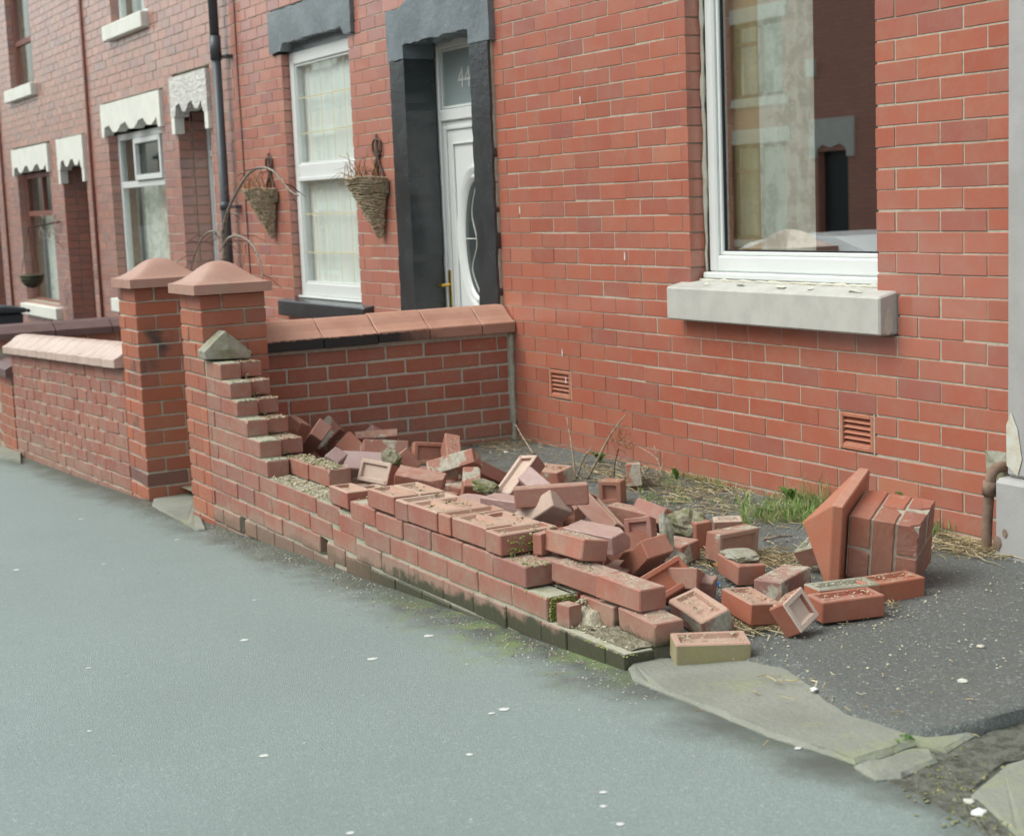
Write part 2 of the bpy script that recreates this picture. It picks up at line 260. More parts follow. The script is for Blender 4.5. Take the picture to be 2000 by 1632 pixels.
# ------------------------------------------------------------------ geometry helpers
class MB:
    def __init__(s): s.v = []; s.f = []; s.mi = []
    def add(s, vs, fs, m=0):
        b = len(s.v); s.v += [tuple(p) for p in vs]; s.f += [tuple(b+i for i in f) for f in fs]; s.mi += [m]*len(fs); return s
    def box(s, x0, x1, y0, y1, z0, z1, m=0):
        return s.add([(x0, y0, z0), (x1, y0, z0), (x1, y1, z0), (x0, y1, z0), (x0, y0, z1), (x1, y0, z1), (x1, y1, z1), (x0, y1, z1)],
                     [(0, 3, 2, 1), (4, 5, 6, 7), (0, 1, 5, 4), (1, 2, 6, 5), (2, 3, 7, 6), (3, 0, 4, 7)], m)
    def prism(s, pts, a, b, axis='y', m=0):        # closed outline extruded between a and b along an axis
        mk = {'y': lambda p, t: (p[0], t, p[1]), 'x': lambda p, t: (t, p[0], p[1]), 'z': lambda p, t: (p[0], p[1], t)}[axis]
        n = len(pts); vs = [mk(p, a) for p in pts]+[mk(p, b) for p in pts]
        return s.add(vs, [tuple(range(n-1, -1, -1)), tuple(range(n, 2*n))]+[(i, (i+1) % n, n+(i+1) % n, n+i) for i in range(n)], m)
    def tube(s, pts, r, n=6, m=0, caps=True):
        pts = [Vector(p) for p in pts]; k = len(pts); rs = r if isinstance(r, (list, tuple)) else [r]*k
        t0 = (pts[1]-pts[0]).normalized(); a = t0.orthogonal().normalized(); vs = []
        for i, p in enumerate(pts):
            t = (pts[min(i+1, k-1)]-pts[max(i-1, 0)]).normalized(); a = (a-t*a.dot(t)).normalized(); b = t.cross(a)
            for j in range(n):
                an = 2*math.pi*j/n; vs.append(p+(a*math.cos(an)+b*math.sin(an))*rs[i])
        fs = [(i*n+j, i*n+(j+1) % n, (i+1)*n+(j+1) % n, (i+1)*n+j) for i in range(k-1) for j in range(n)]
        if caps: fs += [tuple(range(n-1, -1, -1)), tuple((k-1)*n+j for j in range(n))]
        return s.add(vs, fs, m)
    def build(s, name, mat, parent=None, smooth=False, bevel=0.):
        me = bpy.data.meshes.new(name); me.from_pydata(s.v, [], s.f)
        for mm in (mat if isinstance(mat, (list, tuple)) else [mat]): me.materials.append(MAT[mm])
        me.polygons.foreach_set('material_index', s.mi)
        bm = bmesh.new(); bm.from_mesh(me); bmesh.ops.recalc_face_normals(bm, faces=bm.faces)
        if bevel: bmesh.ops.bevel(bm, geom=bm.edges[:], offset=bevel, segments=1, affect='EDGES', clamp_overlap=True)
        bm.to_mesh(me); bm.free()
        if smooth: me.polygons.foreach_set('use_smooth', [True]*len(me.polygons))
        return link(name, me, parent)
def link(name, data, parent=None):
    o = bpy.data.objects.new(name, data); COL.objects.link(o)
    if parent is not None: o.parent = parent; o.matrix_parent_inverse = Matrix.Identity(4)
    return o
def tag(o, label=None, cat=None, group=None, kind=None):
    if label: o['label'] = label
    if cat: o['category'] = cat
    if group: o['group'] = group
    if kind: o['kind'] = kind
    return o
def thing(name, label, cat, group=None): return tag(link(name, None), label, cat, group)   # empty at the world origin frame of its parts
def hit_parent(o, parent): o.parent = parent
def curve_pts(pts, n=8):                        # Catmull-Rom through points
    P = [Vector(p) for p in pts]; P = [P[0]*2-P[1]]+P+[P[-1]*2-P[-2]]; out = []
    for i in range(1, len(P)-2):
        for k in range(n):
            t = k/n; a, b, c, d = P[i-1], P[i], P[i+1], P[i+2]
            out.append(.5*((2*b)+(c-a)*t+(2*a-5*b+4*c-d)*t*t+(3*b-a-3*c+d)*t**3))
    out.append(P[-2]); return out
rj = lambda a: random.uniform(-a, a)
def brick_mesh(name, L, W, H, mats, frog=False, cham=.003, jit=.001, chips=0, seed=0, rough=0.):
    rg = random.Random(seed); bm = bmesh.new()
    bmesh.ops.create_cube(bm, size=1)
    for v in bm.verts: v.co = Vector((v.co.x*L+rg.uniform(-jit, jit), v.co.y*W+rg.uniform(-jit, jit), v.co.z*H+rg.uniform(-jit, jit)))
    bmesh.ops.bevel(bm, geom=bm.edges[:], offset=cham, segments=1, affect='EDGES')
    for c in range(chips if chips > 1 else int(chips*rg.random()+.35)):                       # knocked-off corners and arrises
        s = Vector((rg.choice((-1, 1))*L/2, rg.choice((-1, 1))*W/2, rg.choice((-1, 1))*H/2)); nrm = Vector((s.x/L*rg.uniform(.3, 1), s.y/W*rg.uniform(.5, 1), s.z/H*rg.uniform(.5, 1))).normalized()
        co = s-nrm*(rg.uniform(.004, .024) if rough else rg.uniform(.001, .008)); g = bm.verts[:]+bm.edges[:]+bm.faces[:]
        rs = bmesh.ops.bisect_plane(bm, geom=g, plane_co=co, plane_no=nrm, clear_outer=True)
        ed = [e for e in rs['geom_cut'] if isinstance(e, bmesh.types.BMEdge)]
        if ed: bmesh.ops.contextual_create(bm, geom=ed)
    if frog:
        bm.normal_update(); top = max((f for f in bm.faces if f.normal.z > .9), key=lambda f: f.calc_area(), default=None)
        if top is not None:
            z = max(v.co.z for v in top.verts); a, b = L/2-.026, W/2-.02
            rs = bmesh.ops.inset_region(bm, faces=[top], thickness=.019, depth=0)
            ex = bmesh.ops.extrude_face_region(bm, geom=[top]); vs = [v for v in ex['geom'] if isinstance(v, bmesh.types.BMVert)]
            nf = [f for f in ex['geom'] if isinstance(f, bmesh.types.BMFace)]
            if top.is_valid and top in bm.faces: bmesh.ops.delete(bm, geom=[top], context='FACES')
            cx = sum((v.co for v in vs), Vector())/len(vs)
            for v in vs: v.co = Vector((cx.x+(v.co.x-cx.x)*.95, cx.y+(v.co.y-cx.y)*.82, v.co.z-.013))
            ring = set(e for f in nf for e in f.edges)
    me = bpy.data.meshes.new(name)
    for m in mats: me.materials.append(MAT[m])
    bm.normal_update()
    if rough:                                    # weathered: finely broken arrises
        for f in bm.faces: f.material_index = 1 if (len(mats) > 1 and f.normal.z > .3) else 0
        bmesh.ops.triangulate(bm, faces=[f for f in bm.faces if len(f.verts) > 4])
        for _ in range(3):
            bmesh.ops.subdivide_edges(bm, edges=[e for e in bm.edges if e.calc_length() > .016], cuts=1, use_grid_fill=True)
        bm.normal_update(); of = Vector((seed*3.7, seed*1.3, seed))
        for v in bm.verts:
            sh = (v.calc_shell_factor()-1); v.co += Vector((noise.noise(v.co*70+of), noise.noise(v.co*70+of*2), noise.noise(v.co*70+of*3)))*rough*(1+min(1.5, sh*5))
        bmesh.ops.recalc_face_normals(bm, faces=bm.faces); bm.to_mesh(me); bm.free(); return me
    for f in bm.faces: f.material_index = 1 if (len(mats) > 1 and f.normal.z > .3) else 0
    bmesh.ops.recalc_face_normals(bm, faces=bm.faces)
    bm.to_mesh(me); bm.free(); return me
HC, PB, X0B = .0787, .233, .244                 # course height, brick pitch, perpend datum of the house front
BL, BW, BH = .224, .1, .0712
_bm = {}
def bricks(mat, frog=False, n=6, chips=0, mat2=None):
    k = (mat, frog, chips, mat2)
    if k not in _bm: _bm[k] = [brick_mesh('brick', BL, BW, BH, [mat]+([mat2] if mat2 else []), frog, .0025 if not chips else .0035, .0012 if not chips else .002, chips, 11*i+3) for i in range(n)]
    return random.choice(_bm[k])
def put_brick(parent, mat, c, size, rotz=0., name='brick', frog=False, chips=0, tilt=0., mat2=None, ry=0.):
    o = link(name, bricks(mat, frog, 6, chips, mat2), parent); o.location = c
    flip = 0 if frog else random.choice((0, math.pi))
    o.rotation_euler = (tilt+flip*(0), ry, rotz+flip); o.scale = (size[0]/BL, size[1]/BW, size[2]/BH); return o
def scatter_crumbs(name, mat, pts, parent=None, s=(.006, .018), flat=.5):
    m = MB(); rg = random.Random(len(pts))
    for p in pts:
        r = rg.uniform(*s); a = rg.uniform(0, 6.28); c = Vector(p); q = Matrix.Rotation(a, 3, 'Z') @ Matrix.Rotation(rg.uniform(-.7, .7), 3, 'X')
        k = 5; vs = [c+q @ Vector((r*math.cos(6.283*i/k)*rg.uniform(.6, 1.2), r*math.sin(6.283*i/k)*rg.uniform(.5, 1.1), r*flat*rg.uniform(-.3, .1))) for i in range(k)]+[c+q @ Vector((0, 0, r*flat*rg.uniform(.5, 1.1)))]
        m.add(vs, [(i, (i+1) % k, k) for i in range(k)]+[tuple(range(k-1, -1, -1))])
    return tag(m.build(name, mat, parent), kind='stuff')
# ================================================================== SETTING
def sheet(name, mat, x0, x1, y0, y1, nx, ny, zf, jit=0.):
    m = MB(); vs = []
    for j in range(ny+1):
        for i in range(nx+1):
            x = x0+(x1-x0)*i/nx; y = y0+(y1-y0)*j/ny; vs.append((x, y, zf(x, y)+(rj(jit))))
    m.add(vs, [(j*(nx+1)+i, j*(nx+1)+i+1, (j+1)*(nx+1)+i+1, (j+1)*(nx+1)+i) for j in range(ny) for i in range(nx)])
    return tag(m.build(name, mat, None, True), kind='structure')
sheet('ground', 'road', -600, 600, -600, 600, 60, 60, lambda x, y: pave_z(max(-50, min(30, x)), -1.8)-.35)
def pz(x, y): return pave_z(x, y)+.006*(noise.noise(Vector((x*.9, y*.9, 0))))+.002*noise.noise(Vector((x*5, y*5, 3)))
pavement = sheet('pavement', 'pavement', -40, 14, -4.62, -1.5, 540, 44, pz)
m = MB()
for i in range(60):
    a, b = -40+.9*i, -40+.9*i+.888; m.add([(x, y, pave_z(x, y)+dz-(.0 if dz else .0)) for dz in (-.3, .004) for x, y in ((a, -4.78), (b, -4.78), (b, -4.62), (a, -4.62))], [(0, 3, 2, 1), (4, 5, 6, 7), (0, 1, 5, 4), (1, 2, 6, 5), (2, 3, 7, 6), (3, 0, 4, 7)])
tag(m.build('kerb', 'concrete'), kind='structure')
sheet('road', 'road', -60, 40, -10.8, -4.78, 60, 6, lambda x, y: pave_z(x, -4.7)-.11)
sheet('far_pavement', 'pavement', -60, 40, -13.0, -10.8, 60, 4, lambda x, y: pave_z(x, -4.7)+.0)
# front yard of the house with the broken wall: asphalt with a ragged front edge beyond the wall end
fe_px = [(1470, 1292), (1520, 1300), (1575, 1335), (1640, 1392), (1700, 1408), (1760, 1430), (1830, 1430), (1905, 1412), (1960, 1388), (2010, 1362), (2080, 1300)]
fe = [yard_at(u, v) for u, v in fe_px]; fe = [(p.x, p.y) for p in fe]
m = MB(); NX, NY = 130, 46; vs = []
def yfront(x):
    if x <= fe[0][0]: return -1.60 if x < 3.86 else -1.60+(fe[0][1]+1.60)*(x-3.86)/max(1e-3, fe[0][0]-3.86)
    for a, b in zip(fe, fe[1:]):
        if b[0] > a[0] and a[0] <= x <= b[0]: return a[1]+(b[1]-a[1])*(x-a[0])/(b[0]-a[0])
    return fe[-1][1]
XR = max(p[0] for p in fe)
for j in range(NY+1):
    for i in range(NX+1):
        x = .0+XR*i/NX; yf = yfront(x)+.008*noise.noise(Vector((x*22, 1, 0))); y = .02+(yf-.02)*j/NY
        e = min(1, max(0, (y-yf)/.05)); vs.append((x, y, yard_z(x, y)+.008*noise.noise(Vector((x*3, y*3, 5)))+.003*noise.noise(Vector((x*14, y*14, 1)))-.028*(1-e)**2*(x > 3.9)))
m.add(vs, [(j*(NX+1)+i, j*(NX+1)+i+1, (j+1)*(NX+1)+i+1, (j+1)*(NX+1)+i) for j in range(NY) for i in range(NX)])
k0 = NY*(NX+1); b0 = len(m.v); m.v += [(v[0], v[1]+.01, v[2]-.09) for v in m.v[k0:k0+NX+1]]
for i in range(NX): m.f.append((k0+i, k0+i+1, b0+i+1, b0+i)); m.mi.append(0)
e0 = len(m.v); side = [j*(NX+1)+NX for j in range(NY+1)]; m.v += [(m.v[i][0]-.01, m.v[i][1], m.v[i][2]-.09) for i in side]
for j in range(NY): m.f.append((side[j], side[j+1], e0+j+1, e0+j)); m.mi.append(0)
tag(m.build('yard', 'yard', None, True), kind='structure')
sheet('neighbour_yard', 'concrete', -5.2, -.02, -1.62, .02, 20, 8, lambda x, y: -.86+.02*(x+1))
sheet('path', 'dampsoil', XR-.5, 9, -1.62, .02, 20, 8, lambda x, y: -.715+.03*(x-5))
# threshold slabs, broken kerb stones, flag
def flatstone(name, px, top, thick, mat, label, cat=None, gz=ground_at, wob=.004, parent=None, kind=None):
    pts = [gz(u, v, top) for u, v in px]; fine = []
    for a, b in zip(pts, pts[1:]+pts[:1]):
        k = max(1, int((b-a).length/.03)); nn = Vector((-(b-a).y, (b-a).x, 0)).normalized()
        for i in range(k): q = a.lerp(b, i/k); fine.append(q+nn*.004*noise.noise(q*10)+nn*.003*noise.noise(q*60))
    pts = fine; m = MB(); n = len(pts); bm = bmesh.new()
    c = sum(pts, Vector())/n; vs = [p.copy() for p in pts]
    ring2 = [p+(c-p).normalized()*.012 for p in pts]
    m.add([tuple(p-Vector((0, 0, thick))) for p in vs]+[tuple(p-Vector((0, 0, .008))) for p in vs]+[tuple(p+Vector((0, 0, rj(wob)))) for p in ring2],
          [(i, (i+1) % n, n+(i+1) % n, n+i) for i in range(n)]+[(n+i, n+(i+1) % n, 2*n+(i+1) % n, 2*n+i) for i in range(n)]+[tuple(2*n+i for i in range(n))])
    o = m.build(name, mat, parent)
    if kind: tag(o, kind=kind)
    elif label: tag(o, label, cat)
    return o
flatstone('threshold_slab', [(1226, 1300), (1238, 1288), (1275, 1284), (1330, 1284), (1480, 1270), (1600, 1320), (1700, 1365), (1790, 1395), (1925, 1385), (1935, 1412), (1905, 1430), (1850, 1462), (1790, 1448), (1730, 1470), (1672, 1484), (1600, 1462), (1500, 1432), (1400, 1388), (1300, 1348), (1236, 1322)], .012, .1, 'slab', None, kind='structure')
flatstone('kerb_stone', [(1668, 1490), (1735, 1475), (1788, 1456), (1822, 1462), (1830, 1480), (1760, 1512), (1712, 1516)], .012, .07, 'slab', 'small broken kerb stone at the end of the threshold slab', 'stone')
flatstone('kerb_stone', [(1772, 1508), (1838, 1478), (1885, 1478), (1950, 1482), (1962, 1500), (1905, 1522), (1850, 1535), (1795, 1532)], -.012, .07, 'concrete', 'sunken cracked grey kerb stone beside the gritty gutter', 'stone')
flatstone('paving_flag', [(1890, 1552), (1965, 1490), (2030, 1470), (2150, 1560), (2140, 1700), (2020, 1660), (1955, 1604)], .006, .08, 'slab', 'large grey paving flag beyond the gritty gutter', 'paving flag')
flatstone('soil_patch', [(1690, 1500), (1760, 1500), (1840, 1460), (1920, 1432), (2010, 1375), (2040, 1470), (1968, 1486), (1890, 1548), (1950, 1602), (2010, 1665), (1980, 1680), (1900, 1612), (1800, 1560), (1730, 1525)], .003, .05, 'dampsoil', None, kind='structure', wob=.003)
flatstone('gate_slab', [(296, 985), (300, 972), (380, 962), (384, 985), (400, 1030), (386, 1031)], .014, .05, 'slab', None, kind='structure')
flatstone('step_slab', [(-20, 860), (0, 850), (40, 838), (40, 898), (0, 892), (-20, 884)], .03, .08, 'slab', None, kind='structure')
for i, (u, v, s) in enumerate([(477, 1251, 15), (515, 1475, 17), (917, 1472, 14), (345, 1053, 8), (32, 1113, 12), (202, 1100, 8), (175, 1428, 10), (173, 1304, 9), (985, 1385, 20), (960, 1393, 11), (837, 1242, 16), (727, 1287, 18), (684, 1628, 14), (1178, 1575, 13), (595, 1450, 6), (497, 1172, 8), (1558, 1463, 13), (1178, 1548, 14), (1212, 1610, 16), (912, 1298, 6), (920, 1600, 6), (158, 1015, 9)]):
    p = ground_at(u, v, 0); r = s/2/FPX*(p-CP).dot(_f)*1.05; k = 11
    vs = [(p.x+r*(1+rj(.22))*math.cos(6.283*j/k), p.y+r*(1+rj(.22))*math.sin(6.283*j/k)*1.1, pz(p.x, p.y)+.0022) for j in range(k)]
    MB().add(vs+[(p.x, p.y, pz(p.x, p.y)+.0035)], [(j, (j+1) % k, k) for j in range(k)]).build('gum_spot', 'gum', pavement)
pts = []
for i in range(2600):
    x = random.uniform(-1, 4.2); y = -1.81-abs(random.gauss(0, .10)); pts.append((x, y, pz(x, y)+.002))
for i in range(420):
    x = random.uniform(-4, 6); y = random.uniform(-4.2, -1.85); pts.append((x, y, pz(x, y)+.001))
scatter_crumbs('pavement_grit', 'grit', pts, None, (.0015, .0048), .5)
pts = []
for i in range(170):
    u, v = random.uniform(1730, 1990), random.uniform(1440, 1640); t = (v-1450)/190
    p = ground_at(1800+t*150+random.gauss(0, 55), v+0, .004); pts.append(tuple(p))
scatter_crumbs('gutter_grit', 'mosscrumb', pts, None, (.002, .008), .6)

# ================================================================== HOUSES
def area_px(xa, xb, z, y=0.):
    a, b = proj((xa, y, z)), proj((xb, y, z+HC)); cx, cy = (a[0]+b[0])/2, (a[1]+b[1])/2
    if a[2] < .3 or not (-30 < cx < 2030 and -30 < cy < 1662): return 0.
    return abs(a[0]-b[0])*abs(a[1]-b[1])
def facade(house, x0, x1, z0, z1, openings, mat, nparts, mort='mortar', phase=0.):
    rows, core = [], MB()
    for n in range(math.floor(z0/HC), math.ceil(z1/HC)):
        zc = (n+.5)*HC; iv = [(x0, x1)]
        for (a, b, c, d) in openings:
            if c < zc < d:
                nv = []
                for (p, q) in iv:
                    if b <= p or a >= q: nv.append((p, q)); continue
                    if a > p+.02: nv.append((p, a))
                    if b < q-.02: nv.append((b, q))
                iv = nv
        for (p, q) in iv:
            core.box(p+(.012 if p > x0 else 0), q-(.012 if q < x1 else 0), .0035, .26, n*HC, (n+1)*HC)
            off = X0B+phase+(PB/2 if n % 2 else 0); cuts = [p]; i = math.ceil((p-off)/PB)
            while off+i*PB < q:
                c = off+i*PB
                if c-cuts[-1] > .035 and q-c > .035: cuts.append(c)
                i += 1
            cuts.append(q)
            for a, b in zip(cuts, cuts[1:]): rows.append((area_px(a, b, n*HC), a, b, n))
    core.build('mortar', mort, house); rows.sort(reverse=True); rest = MB(); k = 0
    for ar, a, b, n in rows:
        zc = (n+.5)*HC; g = .0031
        if k < nparts and ar > 0:
            put_brick(house, mat, ((a+b)/2+rj(.0012), .05+rj(.0012), zc+rj(.0012)), (b-a-2*g+rj(.002), .1, HC-2*g+rj(.0016))); k += 1
        else:
            d = rj(.0012); rest.box(a+g, b-g, d, .1, n*HC+g, (n+1)*HC-g)
    tag(rest.build('brickwork', mat, house), kind='stuff')
def framebox(m, x0, x1, z0, z1, y0, y1, w, wb=None, wt=None):
    wb = wb or w; wt = wt or w
    m.box(x0, x0+w, y0, y1, z0, z1); m.box(x1-w, x1, y0, y1, z0, z1)
    m.box(x0+w, x1-w, y0, y1, z0, z0+wb); m.box(x0+w, x1-w, y0, y1, z1-wt, z1)
def room(house, x0, x1, z0, z1, y0, depth=1.6, mat='room'):
    m = MB(); a, b, c, d = x0-.5, x1+.5, z0-.6, z1+.3; y1 = y0+depth
    m.add([(a, y0, c), (b, y0, c), (b, y1, c), (a, y1, c), (a, y0, d), (b, y0, d), (b, y1, d), (a, y1, d)], [(0, 1, 2, 3), (4, 7, 6, 5), (2, 6, 7, 3), (1, 5, 6, 2), (0, 3, 7, 4)])
    m.build('room_wall', mat, house)
def drape(house, name, mat, x0, x1, z0, z1, y, folds=9, amp=.02, lean=0.):
    m = MB(); n = 48; vs = []
    for zz, k in ((z0, 1.), (z1, .8)):
        for i in range(n+1): t = i/n; vs.append((x0+(x1-x0)*t+(lean if zz == z1 else 0), y+amp*k*math.sin(t*folds*6.283), zz))
    m.add(vs, [(i, i+1, n+2+i, n+1+i) for i in range(n)]); return m.build(name, mat, house, True)
def roof(house, x0, x1, ze):
    m = MB(); m.box(x0, x1, -.06, -.02, ze-.12, ze+.02); m.build('gutter', 'pipe', house)
    m = MB(); m.prism([(-.15, ze), (3.6, ze+2.2), (7.4, ze), (7.4, ze-.1), (3.6, ze+2.1), (-.15, ze-.1)], x0, x1, 'x'); r = m.build('roof', 'roof', house)
    m = MB(); m.box(x0+.1, x0+.9, 3.2, 4., ze+1.5, ze+3.1); m.build('chimney', 'brick_far', r)
    m = MB(); m.box(x0, x1, .30, 7.2, -1.2, ze-.02); m.build('shell', 'dark', house) if False else None
ZE = 4.5
# ---- the house with the collapsed garden wall
h42 = thing('terraced_house', 'red brick terraced house with grey window sill above the yard of fallen bricks', 'house')
facade(h42, -.118, 3.66, -.90, ZE, [(1.70, 2.93, .265, 1.92), (1.61, 3.045, .080, .24), (.375, .605, -.393, -.236), (2.70, 2.91, -.393, -.236), (1.40, 3.2, 1.92, 2.20)], 'brick', 300)
m = MB(); m.box(1.40, 3.2, -.03, .2, 1.92, 2.20); m.build('lintel', 'sillgrey', h42, bevel=.006)
# sill with flaking paint
m = MB(); m.prism([(-.085, .085), (.10, .085), (.10, .262), (.0, .250), (-.085, .232)], 1.62, 3.04, 'x'); sill = m.build('window_sill', 'sillgrey', h42, bevel=.007)
for (x0, x1, y0, y1) in [(1.84, 1.88, -.045, -.03), (2.07, 2.13, -.04, -.015), (2.33, 2.42, -.045, -.01), (2.55, 2.59, -.04, -.02), (2.80, 2.90, -.05, -.03)]:
    k = 7; zt = lambda y: .232+.018*(y+.085)/.085; cx, cy = (x0+x1)/2, (y0+y1)/2
    vs = [(cx+(x1-x0)/2*(1+rj(.35))*math.cos(6.283*j/k), cy+(y1-y0)/2*(1+rj(.35))*math.sin(6.283*j/k), 0) for j in range(k)]
    MB().add([(a, b, zt(b)+.003+max(0, rj(.012))) for a, b, _ in vs]+[(cx, cy, zt(cy)+.002)], [(j, (j+1) % k, k) for j in range(k)]).build('paint_flake', 'flake', sill)
m = MB(); m.add([(3.0415, -.068, .10), (3.0415, -.045, .086), (3.0415, -.02, .10), (3.0415, -.022, .15), (3.0415, -.04, .20), (3.0415, -.055, .16)], [(0, 1, 2, 3, 4, 5)]); m.build('paint_flake', 'flake', sill)
def lump_strip(name, mat, a, b, n, r, parent, up=(0, 0, 1)):
    m = MB(); pts = [Vector(a).lerp(Vector(b), i/n)+Vector((rj(.002), rj(.003), rj(.002))) for i in range(n+1)]; m.tube(pts, [r*random.uniform(.5, 1.3) for _ in pts], 6); return m.build(name, mat, parent, True)
win = MB(); yf = .085; framebox(win, 1.722, 2.925, .293, 1.9, yf, yf+.07, .062, .072); w42 = win.build('window_frame', 'upvc', h42, bevel=.008)
m = MB(); framebox(m, 1.7845, 2.8625, .3655, 1.8375, yf+.018, yf+.06, .016, .018); m.build('bead', 'upvc', w42, bevel=.004)
m = MB(); framebox(m, 1.8005, 2.8465, .3835, 1.8215, yf+.03, yf+.05, .007); m.build('gasket', 'rubber', w42)
m = MB(); m.box(1.8075, 2.8395, yf+.036, yf+.0385, .3905, 1.8145); m.build('pane', 'glass', w42)
m = MB(); m.box(1.712, 2.935, yf-.03, yf+.08, .262, .2925); m.build('cill_strip', 'upvc', w42, bevel=.006)
lump_strip('sealant', 'flake', (1.705, .085, .27), (1.705, .085, 1.9), 30, .012, h42); lump_strip('mortar_fillet', 'flake', (1.70, .045, .258), (2.93, .045, .258), 40, .009, h42)
room(h42, 1.7, 2.93, .2, 1.9, .30, 2.2)
drape(h42, 'curtain', 'curtain', 1.45, 2.08, .05, 2.0, .20, 5, .010); drape(h42, 'net_curtain', 'net', 1.99, 2.36, .05, 2.0, .175, 5, .004)
m = MB(); m.box(3.3, 3.5, 1.2, 1.6, -.5, 2.1); m.build('room_wall', 'curtain', h42)
# louvred air vents
def vent(x0, x1):
    m = MB(); framebox(m, x0, x1, -.388, -.240, -.002, .03, .018); v = m.build('air_vent', 'capred', h42, bevel=.003)
    m = MB(); m.box(x0+.01, x1-.01, .045, .06, -.38, -.25); m.build('vent_back', 'dark', v)
    for i in range(5):
        z = -.368+.0225*i; m = MB(); m.prism([(.002, z), (.004, z-.002), (.034, z+.0165), (.032, z+.0195)], x0+.018, x1-.018, 'x'); m.build('louvre', 'capred', v)
vent(.382, .60); vent(2.706, 2.904)
for (a, b) in ((.375, .382), (.60, .607), (2.698, 2.706), (2.904, 2.912)): MB().box(a, b, .001, .03, -.395, -.232).build('vent_pointing', 'mortar', h42)
# painted door surround at the right with a plinth, flaking; rusty pipe stub
m = MB(); m.prism([(3.662, -.07), (3.90, -.07), (3.90, .2), (3.662, .2)], -.37, 2.3, 'z'); sur = m.build('door_pilaster', 'stonegrey', h42, bevel=.012)
m = MB(); m.prism([(3.642, -.11), (3.95, -.11), (3.95, .2), (3.642, .2)], -.74, -.372, 'z'); m.build('plinth', 'stonegrey', sur, bevel=.016)
m = MB(); m.add([(3.668, -.0735, -.19), (3.69, -.0735, -.14), (3.72, -.0735, -.2), (3.74, -.0735, -.3), (3.72, -.0735, -.36), (3.67, -.0735, -.33)], [(0, 1, 2, 3, 4, 5)]); m.build('paint_flake', 'flake', sur)
for (x, z, r) in ((3.70, -.56, .012), (3.665, -.60, .02), (3.672, -.68, .016)):
    MB().add([(x+r*math.cos(j), -.1135, z+r*1.4*math.sin(j)) for j in range(6)], [(0, 1, 2, 3, 4, 5)]).build('paint_flake', 'rust', sur)
m = MB(); m.add([(3.56+.07*math.cos(j*.785)*(1+rj(.2)), -.003-.004*(j % 2), -.345+.055*math.sin(j*.785)*(1+rj(.2))) for j in range(8)]+[(3.565, -.012, -.345)], [(j, (j+1) % 8, 8) for j in range(8)]); m.build('mortar_patch', 'concrete', h42)
m = MB(); m.tube(curve_pts([(3.60, .0, -.35), (3.60, -.05, -.352), (3.60, -.075, -.375), (3.595, -.078, -.42), (3.585, -.078, -.53), (3.58, -.08, -.67)], 6), .019, 10); pp = m.build('waste_pipe', 'rust', h42, True)
m = MB(); m.tube([(3.597, -.077, -.395), (3.593, -.078, -.445)], .025, 10); m.build('collar', 'rust', pp, True)
m = MB(); m.box(-.118, -.096, -.016, .04, -.06, 2.2); m.build('mortar_joint', 'mortar', h42)
for i, (u, v) in enumerate([(1015, 410), (1220, 500), (1133, 196), (1098, 688), (1105, 742)]):
    p = aty(u, v, -.004); MB().add([(p.x-.004, p.y, p.z-.02), (p.x+.004, p.y, p.z-.018), (p.x+.001, p.y, p.z+.02), (p.x-.004, p.y, p.z+.016)], [(0, 1, 2, 3)]).build('paint_splash', 'white', h42)
roof(h42, -.118, 4.85, ZE)
m = MB(); m.box(3.9, 4.85, -.02, .25, 1.6, ZE); m.box(4.7, 4.85, -.02, .25, -.9, 1.6); m.build('wall', 'opp', h42)
m = MB(); m.box(3.9, 4.7, .18, .24, -.7, 1.6); m.build('door', 'brownpaint', h42)
def ragged(pts, amp, step=.05):
    out = []
    for a, b in zip(pts, pts[1:]+pts[:1]):
        L = math.dist(a, b); n = max(1, int(L/step))
        for i in range(n): t = i/n; out.append((a[0]+(b[0]-a[0])*t+(rj(amp) if i else 0), a[1]+(b[1]-a[1])*t+(rj(amp) if i else 0)))
    return out
# ---- the house numbered 44
h44 = thing('terraced_house', 'terraced house with black painted door surround and gold leaded window', 'house')
facade(h44, -4.36, -.1185, -1.1, ZE, [(-3.26, -2.06, .01, 1.74), (-3.42, -1.94, 1.74, 2.03), (-3.42, -1.86, -.115, .01), (-1.37, -.095, -1.2, 1.80), (-1.06, -.095, 1.80, 1.88), (-1.02, -.29, 1.88, 2.05)], 'brick44', 300)
BS = 'blackstone'
m = MB(); m.prism(ragged([(-3.42, 1.745), (-3.2, 1.745), (-3.16, 1.795), (-2.10, 1.795), (-2.06, 1.745), (-1.94, 1.745), (-1.94, 2.03), (-3.42, 2.03)], .005), -.028, .0605, 'y'); m.box(-3.3, -2.0, .061, .09, 1.735, 1.9); m.build('window_lintel', 'sheenstone', h44)
m = MB(); m.prism([(-.075, -.115), (.07, -.115), (.07, .012), (.0, .008), (-.075, -.005)], -3.42, -1.86, 'x'); m.build('window_sill', BS, h44, bevel=.006)
yw = .055; m = MB(); framebox(m, -3.255, -2.06, .03, 1.735, yw, yw+.07, .078, .09, .085); m.box(-3.177, -2.138, yw, yw+.07, .855, .955); wf = m.build('window_frame', 'upvc', h44, bevel=.006)
m = MB(); m.box(-3.27, -2.05, yw-.028, yw+.07, .0125, .0295); m.box(-3.177, -2.138, yw-.018, yw-.001, .835, .862); m.build('cill_strip', 'upvc', wf, bevel=.004)
